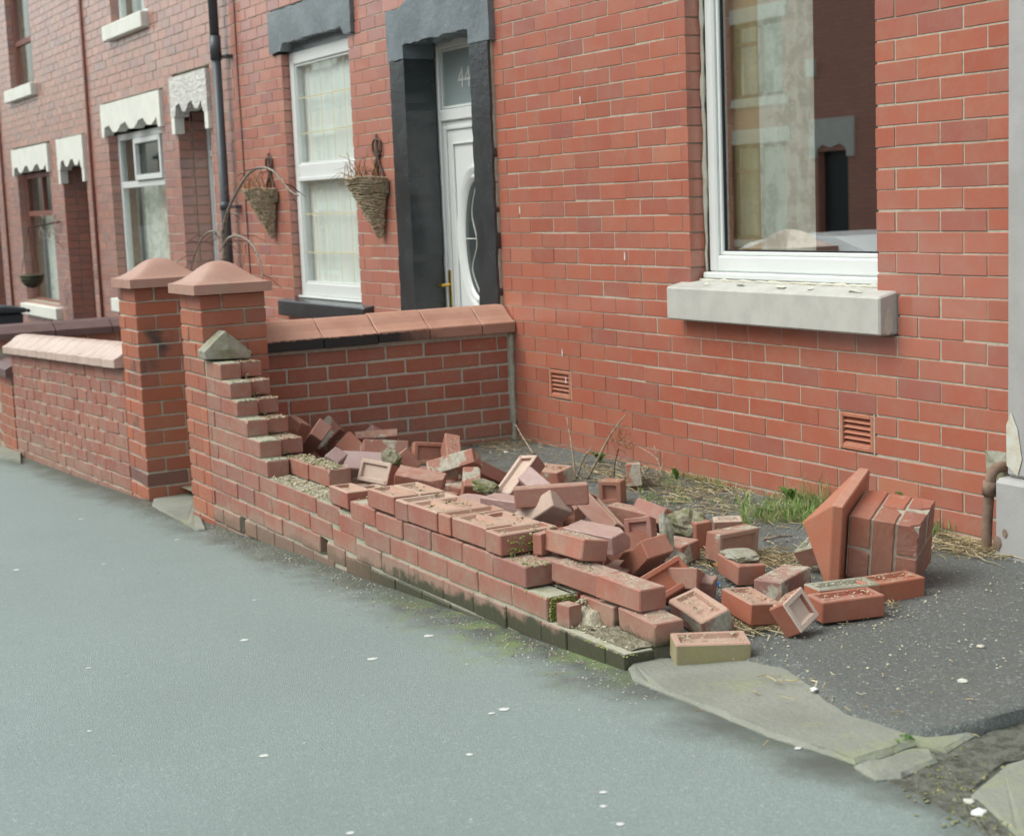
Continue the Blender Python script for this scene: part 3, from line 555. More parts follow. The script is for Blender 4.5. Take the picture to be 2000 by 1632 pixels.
for (z0, z1, hz) in ((.956, 1.649, (1.17, 1.415)), (.121, .854, (.335, .605))):
    m = MB(); m.box(-3.176, -2.139, yw+.03, yw+.034, z0, z1); p = m.build('pane', 'glass44', wf)
    m = MB(); framebox(m, -3.176, -2.139, z0, z1, yw+.012, yw+.03, .012); m.build('gasket', 'upvc', wf)
    for z in hz: MB().box(-3.16, -2.155, yw+.024, yw+.0275, z-.0038, z+.0038).build('lead_strip', 'goldlead', wf)
    for k in range(4): x = -3.176+1.037*(k+1)/5; MB().box(x-.0026, x+.0026, yw+.0278, yw+.0295, z0+.01, z1-.01).build('lead_strip', 'goldlead', wf)
drape(h44, 'curtain', 'blind', -3.3, -2.0, -.05, 1.8, yw+.07, 11, .004); room(h44, -3.2, -2.1, 0, 1.7, .35, 1.4)
m = MB(); m.prism(ragged([(-1.372, -1.0), (-1.165, -1.0), (-1.165, 1.50), (-1.372, 1.50)], .006), -.032, .17, 'y'); m.build('door_jamb', BS, h44)
m = MB(); m.prism(ragged([(-.315, -1.0), (-.098, -1.0), (-.098, 1.50), (-.315, 1.50)], .006), -.032, .17, 'y'); m.build('door_jamb', BS, h44)
m = MB(); m.prism(ragged([(-1.385, 1.503), (-1.162, 1.503), (-1.162, 1.585), (-.318, 1.585), (-.318, 1.503), (-.07, 1.503), (-.07, 1.86), (-.25, 1.9), (-.3, 2.05), (-1.0, 2.06), (-1.05, 1.86), (-1.20, 1.80), (-1.385, 1.80)], .006), -.036, .17, 'y'); m.build('door_lintel', 'sheenstone', h44)
yd = .185
m = MB(); framebox(m, -1.20, -.28, -.9, 1.60, yd, yd+.07, .045); m.box(-1.155, -.325, yd, yd+.07, 1.13, 1.20); dr = m.build('door', 'upvc', h44, bevel=.006)
m = MB(); m.box(-1.155, -.325, yd+.02, yd+.06, -.86, 1.129); leafd = m.build('door_leaf', 'upvc', dr)
m = MB()
framebox(m, -1.12, -.36, -.8, 1.10, yd+.008, yd+.02, .022); framebox(m, -1.02, -.46, -.7, 1.0, yd+.006, yd+.02, .012); m.build('moulding', 'upvc', dr, bevel=.003)
def ring(m, cx, cz, a, b, t, y0, y1, n=48):
    vs = []
    for i in range(n):
        c, s = math.cos(6.283*i/n), math.sin(6.283*i/n)
        vs += [(cx+a*c, y1, cz+b*s), (cx+(a-t*.5)*c, y0, cz+(b-t*.5)*s), (cx+(a-t)*c, y1, cz+(b-t)*s)]
    m.add(vs, [f for i in range(n) for f in ((3*i, 3*((i+1) % n), 3*((i+1) % n)+1, 3*i+1), (3*i+1, 3*((i+1) % n)+1, 3*((i+1) % n)+2, 3*i+2))])
OCX, OCZ = -.74, .43
m = MB(); ring(m, OCX, OCZ, .26, .44, .05, yd-.005, yd+.02); ring(m, OCX, OCZ, .21, .385, .045, yd-.012, yd+.02); m.build('oval_trim', 'upvc', dr, True)
m = MB(); m.add([(OCX+.168*math.cos(6.283*i/40), yd+.017, OCZ+.343*math.sin(6.283*i/40)) for i in range(40)], [tuple(range(40))]); m.build('oval_pane', 'darkglass', dr)
m = MB()
for sx in (-1, 1):
    m.tube(curve_pts([(OCX+.0*sx, yd+.015, OCZ-.33), (OCX+.09*sx, yd+.015, OCZ-.18), (OCX+.02*sx, yd+.015, OCZ-.02), (OCX+.07*sx, yd+.015, OCZ+.15), (OCX, yd+.015, OCZ+.33)], 6), .004, 5)
m.tube([(OCX-.165, yd+.015, OCZ), (OCX+.165, yd+.015, OCZ)], .004, 5); m.build('lead_strip', 'lead', dr)
m = MB(); m.box(-1.145, -.335, yd+.03, yd+.034, 1.215, 1.545); m.build('transom_pane', 'frosted', dr)
m = MB(); framebox(m, -1.15, -.33, 1.205, 1.553, yd+.018, yd+.032, .014); m.build('bead', 'upvc', dr)
fc = bpy.data.curves.new('number', 'FONT'); fc.body = '44'; fc.size = .17; fc.extrude = .002; fc.align_x = 'CENTER'
fo = bpy.data.objects.new('tmp', fc); fm = bpy.data.meshes.new_from_object(fo); bpy.data.objects.remove(fo); fm.materials.append(MAT['lead'])
no = link('house_number', fm, dr); no.rotation_euler = (R(90), 0, 0); no.location = (-.86, yd+.028, 1.315)
m = MB(); m.box(-1.135, -1.105, yd+.002, yd+.012, -.02, .24); m.tube([(-1.12, yd, .15), (-1.12, yd-.05, .15), (-1.165, yd-.052, .15), (-1.23, yd-.05, .15)], .009, 7); m.build('door_handle', 'gold', dr)
room(h44, -1.0, -.4, -.8, 1.5, .30, .3, 'dark')
m = MB(); m.tube([(-4.42, -.085, -1.), (-4.42, -.085, 1.83)], .036, 12); m.tube([(-4.42, -.085, 1.83), (-4.42, -.085, ZE)], .036, 12); dp = m.build('downpipe', 'pipe', h44, True)
for z0, z1 in ((1.80, 1.98), (.66, .72), (3.2, 3.35)):
    m = MB(); m.tube([(-4.42, -.085, z0), (-4.42, -.085, z1)], .043, 12); m.build('pipe_collar', 'pipe', dp, True)
    m = MB(); m.box(-4.40, -4.28, -.05, .0, z0+.01, z0+.03); m.build('pipe_bracket', 'pipe', dp)
m = MB(); m.tube(curve_pts([(-4.17+rj(.006), -.006, z) for z in (-.9, -.3, .2, .7, 1.2, 1.7, 2.3, 3.4, ZE)], 5), .0045, 5); m.build('cable', 'pipe', h44)
roof(h44, -4.36, -.1185, ZE)
# ---- third house: cream scalloped lintels
def scallop(x0, x1, zt, zb, teeth, drop):           # stone lintel with a cut drip edge
    pts = [(x0, zt), (x0, zb)]; e = .10*(x1-x0) if drop == 0 else drop; n = teeth; s = (x1-x0-2*e)/n
    pts += [(x0+e*.7, zb)]
    for i in range(n):
        a = x0+e+i*s
        pts += [(a, zb+.09), (a+s*.28, zb+.105), (a+s*.5, zb+.035), (a+s*.72, zb+.03), (a+s*.9, zb+.06)]
    return pts+[(x1-e, zb+.09), (x1-e*.7, zb), (x1, zb), (x1, zt)]
def cream_house(name_lab, x0, x1, wx, wz, dx, dz, upx, upz, frame, doormat, rough, nparts, mat):
    h = thing('terraced_house', name_lab, 'house')
    (wa, wb), (ws, wt) = wx, wz; (da, db), dt = dx, dz; ua, ub, us, ut = upx[0], upx[1], upz[0], upz[1]
    facade(h, x0, x1, -1.6, ZE, [(wa, wb, ws, wt), (wa-.1, wb+.1, wt, wt+.31), (da, db, -1.7, dt), (da-.06, db+.06, dt-.02, dt+.31), (ua, ub, us, ut), (ua-.1, ub+.1, us-.14, us)], mat, nparts)
    m = MB(); m.prism(scallop(wa-.1, wb+.1, wt+.31, wt, 3, .12), -.035, .06, 'y'); m.build('window_lintel', 'cream', h)
    m = MB(); m.box(wa, wb, .061, .25, wt+.12, wt+.3); m.build('lintel_back', 'dark', h)
    m = MB(); m.prism(scallop(da-.06, db+.06, dt+.31, dt-.02, 2, .16), -.035, .09, 'y'); m.build('door_lintel', 'roughcream' if rough else 'cream', h)
    MB().box(da-.06, da+.03, -.033, .05, dt-.16, dt-.021).build('lintel_foot', 'cream', h); MB().box(db-.03, db+.06, -.033, .05, dt-.16, dt-.021).build('lintel_foot', 'cream', h)
    m = MB(); m.box(wa-.08, wb+.08, -.07, .06, ws-.13, ws); m.build('window_sill', 'cream', h, bevel=.006)
    y = .09; m = MB(); framebox(m, wa, wb, ws, wt+.02, y, y+.06, .06); zt = ws+(wt-ws)*.70; m.box(wa+.06, wb-.06, y, y+.06, zt-.03, zt+.03); xm = wa+(wb-wa)*.33
    if frame == 'upvc': m.box(xm-.025, xm+.025, y, y+.06, zt+.03, wt-.04); framebox(m, xm+.026, wb-.30, zt+.032, wt-.045, y-.025, y+.02, .05)
    else: m.box((wa+wb)/2-.025, (wa+wb)/2+.025, y, y+.06, zt+.03, wt-.04)
    w_ = m.build('window_frame', frame, h, bevel=.004)
    m = MB(); m.box(wa+.061, wb-.061, y+.028, y+.032, ws+.061, zt-.031); m.build('pane', 'glass44', w_); m = MB(); m.box(wa+.061, wb-.061, y+.028, y+.032, zt+.031, wt-.041); m.build('pane', 'glassdark', w_)
    drape(h, 'curtain', 'net', wa, wb, ws-.1, zt, y+.2, 9, .02); room(h, wa, wb, ws, wt, .32, 1.2)
    m = MB(); framebox(m, ua, ub, us, ut, .08, .14, .055); m.box(ua+.055, ub-.055, .08, .14, us+.5, us+.56); u_ = m.build('window_frame', 'upvc' if frame == 'upvc' else 'brownpaint', h, bevel=.004)
    m = MB(); m.box(ua+.056, ub-.056, .105, .109, us+.056, us+.499); m.build('pane', 'glass44', u_); m = MB(); m.box(ua+.056, ub-.056, .105, .109, us+.561, ut-.056); m.build('pane', 'glass44', u_)
    drape(h, 'curtain', 'blind', ua, ub, us-.1, ut, .3, 7, .03); room(h, ua, ub, us, ut, .34, 1.)
    m = MB(); m.box(ua-.1, ub+.1, -.07, .06, us-.14, us); m.build('window_sill', 'cream', h, bevel=.008)
    # recessed doorway with brick reveals
    m = MB()
    for n in range(-20, math.ceil(dt/HC)):
        for xa, xb in ((da-.08, da-.003), (db+.003, db+.08)): m.box(xa, xb, .10, .118, n*HC+.004, (n+1)*HC-.004); m.box(xa, xb, .13, .245, n*HC+.004, (n+1)*HC-.004)
    tag(m.build('reveal_brick', mat, h), kind='stuff')
    m = MB(); framebox(m, da-.02, db+.02, -1.4, dt+.06, .25, .31, .06); m.box(da+.04, db-.04, .25, .31, dt-.36, dt-.30); m.box(da+.041, db-.041, .265, .295, -1.34, dt-.361); d_ = m.build('door', doormat, h, bevel=.004)
    m = MB(); m.box(da+.041, db-.041, .275, .28, dt-.299, dt-.001); m.build('transom_pane', 'glassdark', d_)
    m = MB(); m.box(da+.3, db-.3, .255, .264, -.4, dt-.5); m.build('door_panel', doormat, d_)
    room(h, da+.1, db-.1, -1, dt, .34, .3, 'dark'); roof(h, x0, x1, ZE); return h
h3 = cream_house('terraced house with cream scalloped lintels and white window and door frames', -8.70, -4.3605, (-8.02, -6.25), (-.15, 1.40), (-5.78, -4.92), 1.47, (-7.62, -6.52), (2.41, 3.6), 'upvc', 'upvc', True, 300, 'brick_far')
h4 = cream_house('terraced house with cream scalloped lintels and brown window and door frames', -13.05, -8.7005, (-12.24, -10.57), (-.35, 1.16), (-9.97, -8.97), 1.17, (-12.2, -10.98), (2.16, 3.5), 'brownpaint', 'brownpaint', False, 300, 'brick_far')
h5 = cream_house('farthest terraced house in the row, past the brown framed one', -17.6, -13.0505, (-16.7, -15.1), (-.5, .95), (-14.4, -13.5), .95, (-16.6, -15.4), (1.9, 3.2), 'upvc', 'brownpaint', False, 0, 'brick_far')
for h, x in ((h4, -8.68), (h5, -13.03)):
    m = MB(); m.tube([(x, -.01, -1.6), (x, -.01, ZE)], .02, 8); m.build('downpipe', 'brownpaint', h, True)
# ---- houses across the road (seen mirrored in the window panes)
YO = -13.0
def opposite(x0, i):
    h = thing('terraced_house', 'red brick terraced house across the road with cream lintels, mirrored in the windows', 'house', 'houses across the road')
    m = MB(); x1 = x0+4.9; e = 4.3; h['dz'] = .0455*(x0+16.3)
    ops = [(x0+.75, x0+2.35, -.2, 1.47), (x0+.85, x0+2.3, 2.25, 3.55), (x0+3.2, x0+3.95, -1.4, 1.25)]
    xs = sorted({x0, x1}|{v for o in ops for v in o[:2]}); zs = sorted({-2.6, e}|{v for o in ops for v in o[2:]})
    for a, b in zip(xs, xs[1:]):
        for c, d in zip(zs, zs[1:]):
            if not any(o[0] < (a+b)/2 < o[1] and o[2] < (c+d)/2 < o[3] for o in ops): m.box(a, b, YO-.25, YO, c, d)
    m.build('wall', 'opp', h)
    m = MB(); m.box(x0+.6, x0+2.5, YO-.01, YO+.03, 1.47, 1.72); m.box(x0+.7, x0+2.45, YO-.01, YO+.07, -.32, -.2); m.box(x0+.7, x0+2.45, YO-.01, YO+.07, 2.10, 2.25); m.box(x0+.7, x0+2.45, YO-.01, YO+.03, 3.55, 3.8)
    m.build('lintel', 'cream', h)
    m = MB(); m.prism([(x0+3.02, 1.15), (x0+3.2, 1.15), (x0+3.2, 1.27), (x0+3.35, 1.36), (x0+3.55, 1.30), (x0+3.8, 1.36), (x0+3.95, 1.27), (x0+3.95, 1.15), (x0+4.13, 1.15), (x0+4.13, 1.78), (x0+3.02, 1.78)], YO-.01, YO+.04, 'y'); m.build('door_lintel', 'cream', h)
    for o in (ops[0], ops[1]):
        m = MB(); framebox(m, o[0], o[1], o[2], o[3], YO-.14, YO-.06, .07); xm = (o[0]+o[1])/2; m.box(xm-.04, xm+.04, YO-.14, YO-.06, o[2]+.07, o[3]-.07); zt = o[2]+(o[3]-o[2])*.72; m.box(o[0]+.07, xm-.04, YO-.14, YO-.06, zt-.03, zt+.03); f = m.build('window_frame', 'brownpaint' if i % 2 else 'upvc', h)
        m = MB(); m.box(o[0]+.06, o[1]-.06, YO-.12, YO-.115, o[2]+.06, o[3]-.06); m.build('pane', 'glassdark', f); m = MB(); m.box(o[0], o[1], YO-.3, YO-.26, o[2], o[3]); m.build('curtain', 'net', f)
    m = MB(); m.box(ops[2][0], ops[2][1], YO-.2, YO-.14, -2., 1.25); d = m.build('door', 'binplastic', h); m = MB(); m.box(ops[2][0]+.25, ops[2][1]-.25, YO-.139, YO-.13, -.55, -.5); m.build('letter_box', 'gold', d)
    m = MB(); m.box(x0+3.0, x0+3.2, YO, YO+.08, 2.48, 2.76); m.build('alarm_box', 'cream', h)
    m = MB(); m.prism([(YO+.2, e), (YO-3.6, e+2.3), (YO-7.4, e), (YO-7.4, e-.1), (YO-3.6, e+2.2), (YO+.2, e-.1)], x0, x1, 'x'); r = m.build('roof', 'roof', h)
    m = MB(); m.box(x0+.1, x0+.9, YO-4, YO-3.2, e+1.4, e+3.4); m.build('chimney', 'opp', r)
OPP = []
for i in range(11): opposite(-16.7+4.9*(i-7), i)
for o in SC.objects:
    if 'dz' in o.keys():
        for c in o.children: c.location.z += o['dz']
        del o['dz']
# white hatchback parked at the kerb, outside the frame, mirrored in the glass
car = thing('parked_car', 'white hatchback parked at the kerb, mirrored in the window glass', 'car')
CX, CY = -4.75, -5.75; CZ = pave_z(CX, -4.7)-.11
def carbody():
    m = MB(); n = 26; sec = []
    prof = [(-2.0, .55, .30), (-1.95, .72, .28), (-1.2, .92, .22), (-.95, .96, .2), (-.35, 1.38, .2), (.2, 1.46, .2), (.9, 1.44, .2), (1.45, 1.30, .2), (1.85, .95, .22), (2.0, .80, .28), (2.02, .55, .3)]
    vs = []
    for x, zt, zb in prof:
        w0, w1 = .84, (.84 if zt < 1.0 else .84-.45*(zt-1.0))
        vs += [(CX+x, CY-w0, CZ+zb), (CX+x, CY-w0-.02, CZ+min(zt, .75)*.8), (CX+x, CY-w1*.98, CZ+zt-.06), (CX+x, CY-w1*.8, CZ+zt), (CX+x, CY+w1*.8, CZ+zt), (CX+x, CY+w1*.98, CZ+zt-.06), (CX+x, CY+w0+.02, CZ+min(zt, .75)*.8), (CX+x, CY+w0, CZ+zb)]
    k = len(prof); m.add(vs, [(i*8+j, i*8+(j+1) % 8, (i+1)*8+(j+1) % 8, (i+1)*8+j) for i in range(k-1) for j in range(8)]+[tuple(range(7, -1, -1)), tuple((k-1)*8+j for j in range(8))])
    return m
carbody().build('body', 'carpaint', car, False, .03)
for s in (-1, 1):
    m = MB(); m.prism([(CX-.75, CZ+.98), (CX+1.45, CZ+.98), (CX+1.1, CZ+1.32), (CX-.25, CZ+1.32)], CY+s*.80, CY+s*.845, 'y'); m.build('side_window', 'rubber', car)
    for x in (-1.3, 1.3):
        m = MB(); m.tube([(CX+x, CY+s*.66, CZ+.31), (CX+x, CY+s*.875, CZ+.31)], .31, 20); wl_ = m.build('wheel', 'rubber', car); m = MB(); m.tube([(CX+x, CY+s*.87, CZ+.31), (CX+x, CY+s*.885, CZ+.31)], .19, 14); m.build('rim', 'lead', wl_)
    m = MB(); m.box(CX-2.0, CX-1.9, CY+s*.45-.14, CY+s*.45+.14, CZ+.62, CZ+.75); m.build('headlight', 'lead', car)
# ================================================================== GARDEN WALLS
YF = -1.80                                        # street face of the front walls
# ---- dividing wall between the two yards
sw = thing('garden_wall', 'dividing brick wall with blackened terracotta coping running back to the house', 'wall')
core = MB(); core.box(-.19, -.007, -1.50, -.004, -.86, -.064); core.build('mortar', 'mortar_pale', sw)
for k in range(9):
    zt = -.0795-.0787*k; off = -1.2026+(.221/2 if k % 2 else 0); cuts = [-1.456]; i = 0; y = off-.221*2
    while y < -.03:
        if y-cuts[-1] > .04: cuts.append(y)
        y += .221
    cuts.append(-.03+rj(.008))
    for a, b in zip(cuts, cuts[1:]):
        g = .006; put_brick(sw, 'side', (-.05+rj(.002), (a+b)/2, zt-.0393), (b-a-2*g, .1, .0787-2*g), R(90), chips=1)
prof = [(.045, -.062), (.045, -.006), (.018, .006), (-.02, .028), (-.055, .060), (-.085, .080), (-.11, .086), (-.135, .080), (-.165, .060), (-.2, .028), (-.238, .006), (-.265, -.006), (-.265, -.062)]
ys = [-1.4615]+[atx(500+u/3.7037, 560+v/3.7037, -.1).y for u, v in ((410, 235), (800, 205), (1170, 185), (1545, 165))]+[-.004]
for a, b in zip(ys, ys[1:]):
    m = MB(); dz = rj(.003); m.prism([(x, z+dz) for x, z in prof], a+.003, b-.003, 'y'); m.build('coping_tile', 'coping', sw, False, .003)
m = MB(); pts = [(-.004+rj(.004), -.012, z) for z in [-.70+.05*i for i in range(14)]]; m.tube(pts, [.018*random.uniform(.7, 1.3) for _ in pts], 6); m.build('mortar_fillet', 'mortar', sw, True)
# ---- gate piers
def cap(parent, x0, x1, y0, y1, z0, mat, hgt=.105, plate=.047):
    m = MB(); cx, cy, a, b = (x0+x1)/2, (y0+y1)/2, (x1-x0)/2, (y1-y0)/2; N = 28; vs = []
    for j in range(N+1):
        for i in range(N+1):
            u, v = -1+2*i/N, -1+2*j/N; ch = max(abs(u), abs(v)); pn = (abs(u)**2.6+abs(v)**2.6)**(1/2.6); t = pn+(ch-pn)*min(1, ch*1.15); h = .5*(1+math.cos(math.pi*min(1, t)**1.25))
            vs.append((cx+a*u, cy+b*v, z0+plate+hgt*h))
    m.add(vs, [(j*(N+1)+i, j*(N+1)+i+1, (j+1)*(N+1)+i+1, (j+1)*(N+1)+i) for j in range(N) for i in range(N)])
    per = [i for i in range(N+1)]+[j*(N+1)+N for j in range(1, N+1)]+[N*(N+1)+i for i in range(N-1, -1, -1)]+[j*(N+1) for j in range(N-1, 0, -1)]
    lo = len(m.v); m.v += [(m.v[i][0], m.v[i][1], z0) for i in per]; n = len(per)
    for k in range(n): m.f.append((per[k], lo+k, lo+(k+1) % n, per[(k+1) % n])); m.mi.append(0)
    m.f.append(tuple(lo+k for k in range(n))); m.mi.append(0)
    o = m.build('pier_cap', mat, parent); me = o.data
    for p in me.polygons: p.use_smooth = p.normal.z > .4
    return o
def pier(label, x0, y0, size, zb, zt, mat, mort, dark=0.):
    h = thing('gate_pier', label, 'pier'); m = MB(); m.box(x0+.007, x0+size-.007, y0+.007, y0+size-.007, zb, zt); m.build('mortar', mort, h)
    n = round((zt-zb)/.0783); hc = (zt-zb)/n; hd = .105; st = size-hd-.009
    for k in range(n):
        z = zt-hc*(k+.5); s = hc-.009
        if k % 2: cells = [(x0+st/2, y0+hd/2, st, hd, 0), (x0+size-hd/2, y0+st/2, hd, st, 1), (x0+size-st/2, y0+size-hd/2, st, hd, 0), (x0+hd/2, y0+size-st/2, hd, st, 1)]
        else: cells = [(x0+size-st/2, y0+hd/2, st, hd, 0), (x0+hd/2, y0+st/2, hd, st, 1), (x0+st/2, y0+size-hd/2, st, hd, 0), (x0+size-hd/2, y0+size-st/2, hd, st, 1)]
        for (cx, cy, sx, sy, r) in cells:
            put_brick(h, 'burnt' if random.random() < dark else mat, (cx+rj(.0015), cy+rj(.0015), z), (sy, sx, s) if r else (sx, sy, s), R(90) if r else 0, chips=1)
    return h
np_ = pier('nearer brick gate pier with pink domed cap, joined to the collapsed wall', -.16, YF, .331, -.924, .256, 'pier', 'mortar')
cap(np_, -.185, .234, YF-.045, -1.452, .2575, 'terra')
fp = pier('farther gate pier of red and blue-black bricks with pink domed cap', -1.312, YF, .345, -1.0, .256, 'pierfar', 'mortar_pale', .08)
cap(fp, aty(216, 538, YF-.045).x, aty(253, 541, YF-.045).x, YF-.045, YF+.345+.04, .2575, 'terra')
# ---- neighbour's front wall, falling gently with the street
fw = thing('garden_wall', 'intact front garden wall with scalloped pink coping tiles beside the gate', 'wall')
sl_ = .036; zt0 = lambda x: -.209+sl_*(x+1.31)
m = MB(); m.add([(x, y, zt0(x)+dz) for x in (-4.41, -1.313) for y in (YF+.007, YF+.2) for dz in (-.95, .0)], [(0, 1, 3, 2), (4, 6, 7, 5), (0, 4, 5, 1), (2, 3, 7, 6), (1, 5, 7, 3), (0, 2, 6, 4)]); m.build('mortar', 'mortar', fw)
for k in range(10):
    cuts = [-4.41]; x = -4.41+(.232 if k % 2 else .116)
    while x < -1.36: cuts.append(x); x += .232
    cuts.append(-1.317)
    for a, b in zip(cuts, cuts[1:]):
        z = zt0((a+b)/2)-.0783*(k+.5); put_brick(fw, 'farwall', ((a+b)/2, YF+.05+rj(.002), z), (b-a-.009, .1, .0693), 0, chips=1, ry=-sl_)
pr = [(-.05, .0), (-.05, .052), (-.028, .060), (.01, .085), (.05, .118), (.085, .130), (.11, .132), (.14, .130), (.18, .115), (.22, .085), (.26, .058), (.28, .05), (.28, .0)]
n = 11; xs = [-4.43+(3.115)*i/n for i in range(n+1)]
for a, b in zip(xs, xs[1:]):
    m = MB(); vs = []
    for x in (a+.003, b-.003): vs += [(x, YF+y_, zt0(x)+z_+.003+(.0025 if x > (a+b)/2 else 0)) for y_, z_ in pr]
    q = len(pr); m.add(vs, [(i, (i+1) % q, q+(i+1) % q, q+i) for i in range(q)]+[tuple(range(q-1, -1, -1)), tuple(range(q, 2*q))]); m.build('coping_tile', 'terrafar', fw, False, .004)
# further walls down the street
p0 = atx(140, 645, -5.0)
bw = thing('garden_wall', 'low dividing wall with dark brown coping behind the scalloped coping', 'wall')
zc_ = p0.z-.03
m = MB(); m.box(-5.1, -4.90, -1.8, -.03, -1.2, zc_-.0005); m.build('mortar', 'mortar', bw)
for k in range(7):
    y = -1.8+(.115 if k % 2 else 0)
    while y < -.06: put_brick(bw, 'farwall', (-4.948, min(y+.115, -.15), zc_-.0785*(k+.5)), (.223, .1, .069), R(90)); y += .232
for k in range(4):
    m = MB(); m.prism([(-4.85, zc_), (-4.85, zc_+.05), (-4.93, zc_+.1), (-5., zc_+.115), (-5.07, zc_+.1), (-5.15, zc_+.05), (-5.15, zc_)], -1.8+.44*k+.003, -1.8+.44*(k+1)-.003, 'y'); m.build('coping_tile', 'browncoping', bw)
p1 = aty(22, 735, YF)
ew = thing('garden_wall', 'end of the next brick garden wall with brown coping, past the stone step', 'wall')
X1 = p1.x; m = MB(); m.box(X1-3.2, X1-.005, YF+.007, YF+.2, -1.5, p1.z); m.build('mortar', 'mortar', ew)
for k in range(9):
    x = X1-(.116 if k % 2 else .232)
    first = True; xr = X1
    while xr > X1-3.: 
        put_brick(ew, 'pier', ((xr+x)/2, YF+.05, p1.z-.0785*(k+.5)), (xr-x-.009, .1, .069)); put_brick(ew, 'pier', ((xr+x)/2, YF+.155, p1.z-.0785*(k+.5)), (xr-x-.009, .1, .069)) if first else None
        xr = x; x -= .232; first = False
m = MB(); m.prism([(YF-.05, p1.z), (YF-.05, p1.z+.055), (YF+.05, p1.z+.11), (YF+.16, p1.z+.11), (YF+.26, p1.z+.055), (YF+.26, p1.z)], X1-3.2, X1+.05, 'x'); m.build('coping_tile', 'browncoping', ew)
# ================================================================== THE COLLAPSED FRONT WALL
cw = thing('collapsed_garden_wall', 'collapsed brick garden wall stepping down from the gate pier along the pavement', 'wall')
def sag(x): t = min(1, max(0, (x-1.4)/.85)); return -.045*t*t*(3-2*t)
def zk(k, x=0.): return -.688+.0783*k+sag(x)
def wbrick(a, b, k, rear=False, header=False, y0=None, frog=False, rz=0., dz=0., mat='wall', g=.003, w=.104, chips=1, dy=0.):
    y0 = (YF if not rear else YF+.112) if y0 is None else y0; wd = .218 if header else w
    xc = (a+b)/2; z = zk(k, xc)+.0392+dz; sx = b-a-2*g
    if header: o = put_brick(cw, mat, (xc, y0+wd/2+dy+rj(.002), z), (wd, sx, .0783-.008), R(90)+rz, frog=frog, chips=chips, mat2='bed' if frog else None)
    else: o = put_brick(cw, mat, (xc, y0+wd/2+dy+rj(.0025), z), (sx, wd, .0783-.008), rz, frog=frog, chips=chips, mat2='bed' if frog else None)
    return o
core = MB()
def mort(a, b, k, y0=YF+.006, y1=YF+.21, top=.0785):
    n = max(1, int((b-a)/.25))
    for i in range(n):
        p, q = a+(b-a)*i/n, a+(b-a)*(i+1)/n
        core.add([(x, y, z+sag(x)) for x in (p, q) for y in (y0, y1) for z in (zk(k), zk(k)+top)], [(0, 1, 3, 2), (4, 6, 7, 5), (0, 4, 5, 1), (2, 3, 7, 6), (1, 5, 7, 3), (0, 2, 6, 4)])
fr = {  # street-face perpends of each course, read off the photograph
 -3: [.175, .36, .59, .82, 1.05, 1.28, 1.51, 1.74, 1.97, 2.2, 2.43, 2.66, 2.9],
 -2: [.175, .326, .565, None, .631, .79, 1.02, 1.25, 1.48, 1.71, 1.94, 2.17, 2.4, 2.63, 2.86, 3.09, 3.32, 3.55, 3.78],
 -1: [.175, .205, .44, .669, .903, 1.131, 1.353, 1.574, None, 1.639, 1.83, 2.079, 2.307, 2.54, 2.77, 3.0, 3.23, 3.46, 3.69, 3.893],
 0: [.175, .326, .554, .779, 1.009, 1.223, 1.464, 1.706, 1.944, 2.188, 2.431, 2.719, 2.95, 3.18, 3.41, 3.567, 3.787, 3.893],
 1: [.175, .192, .417, .641, .862, 1.091, 1.314, 1.541, 1.783, 2.031, 2.274, 2.517, 2.754, 2.987, 3.222, 3.45],
 2: [.175, .30, .53, .76, .984], 3: [.175, .22, .45, .68, .904], 4: [.175, .28, .512, .743], 5: [.175, .40, .627], 6: [.175, .318, .548], 7: [.175, .19, .413]}
for k, xs in fr.items():
    for a, b in zip(xs, xs[1:]):
        if a is None or b is None or b-a < .03: continue
        wbrick(a, b, k, chips=2 if k >= 1 else 1)
    if k > -3:
        xe = [x for x in xs if x][-1]-.006; hole = {-2: (.562, .634), -1: (1.571, 1.642)}.get(k)
        for a, b in (((.172, hole[0]), (hole[1], xe)) if hole else ((.172, xe),)): mort(a, b, k, YF+.006, YF+.10, .078)
for k, (xe, xs0) in {7: (.385, .19), 6: (.50, .275), 5: (.59, .365), 4: (.714, .49), 3: (.879, .655), 2: (.95, .72)}.items():
    wbrick(xs0, xe, k, rear=True, chips=3, rz=rj(.01)); mort(.172, xs0+.05, k, YF+.10, YF+.21, .076)
wbrick(.955, 1.187, 2, rear=True, chips=2, dz=.002); wbrick(1.192, 1.414, 2, rear=True, chips=2, dz=.004, rz=.02)
for k in (-2, -1, 0): mort(.172, 3.86, k, YF+.09, YF+.215, .078)
mort(.172, 3.44, 1, YF+.09, YF+.215, .078); mort(.172, .7, 2, YF+.1, YF+.21, .07)
# right-hand part of the third and fourth courses: frogged bricks laid without mortar, some loose
wbrick(1.684, 1.89, 2, frog=True, dz=.010, chips=2, rz=-.015); wbrick(1.70, 1.93, 2, rear=True, frog=True, dz=-.004, chips=2, rz=.03)
for a, b in zip([1.906, 2.153, 2.397, 2.63, 2.875, 3.10], [2.153, 2.397, 2.63, 2.875, 3.10, 3.324]): wbrick(a, b, 2, chips=2); wbrick(a+.02, b+.02, 2, rear=True, chips=1)
mort(1.95, 3.29, 2, YF+.008, YF+.20, .07)
for a, b, hd in ((2.09, 2.334, 0), (2.338, 2.447, 1), (2.449, 2.694, 0), (2.698, 2.799, 1), (2.801, 3.055, 0), (3.060, 3.171, 1)):
    if hd: wbrick(a, b, 3, header=True, frog=True, dz=rj(.003), chips=2, rz=rj(.02), dy=-.004 if a > 3 else 0)
    else: wbrick(a, b, 3, frog=True, dz=.002+rj(.003), chips=2, rz=rj(.01)); wbrick(a-.005, b+.0, 3, rear=True, frog=True, dz=rj(.004), chips=2, rz=rj(.02))
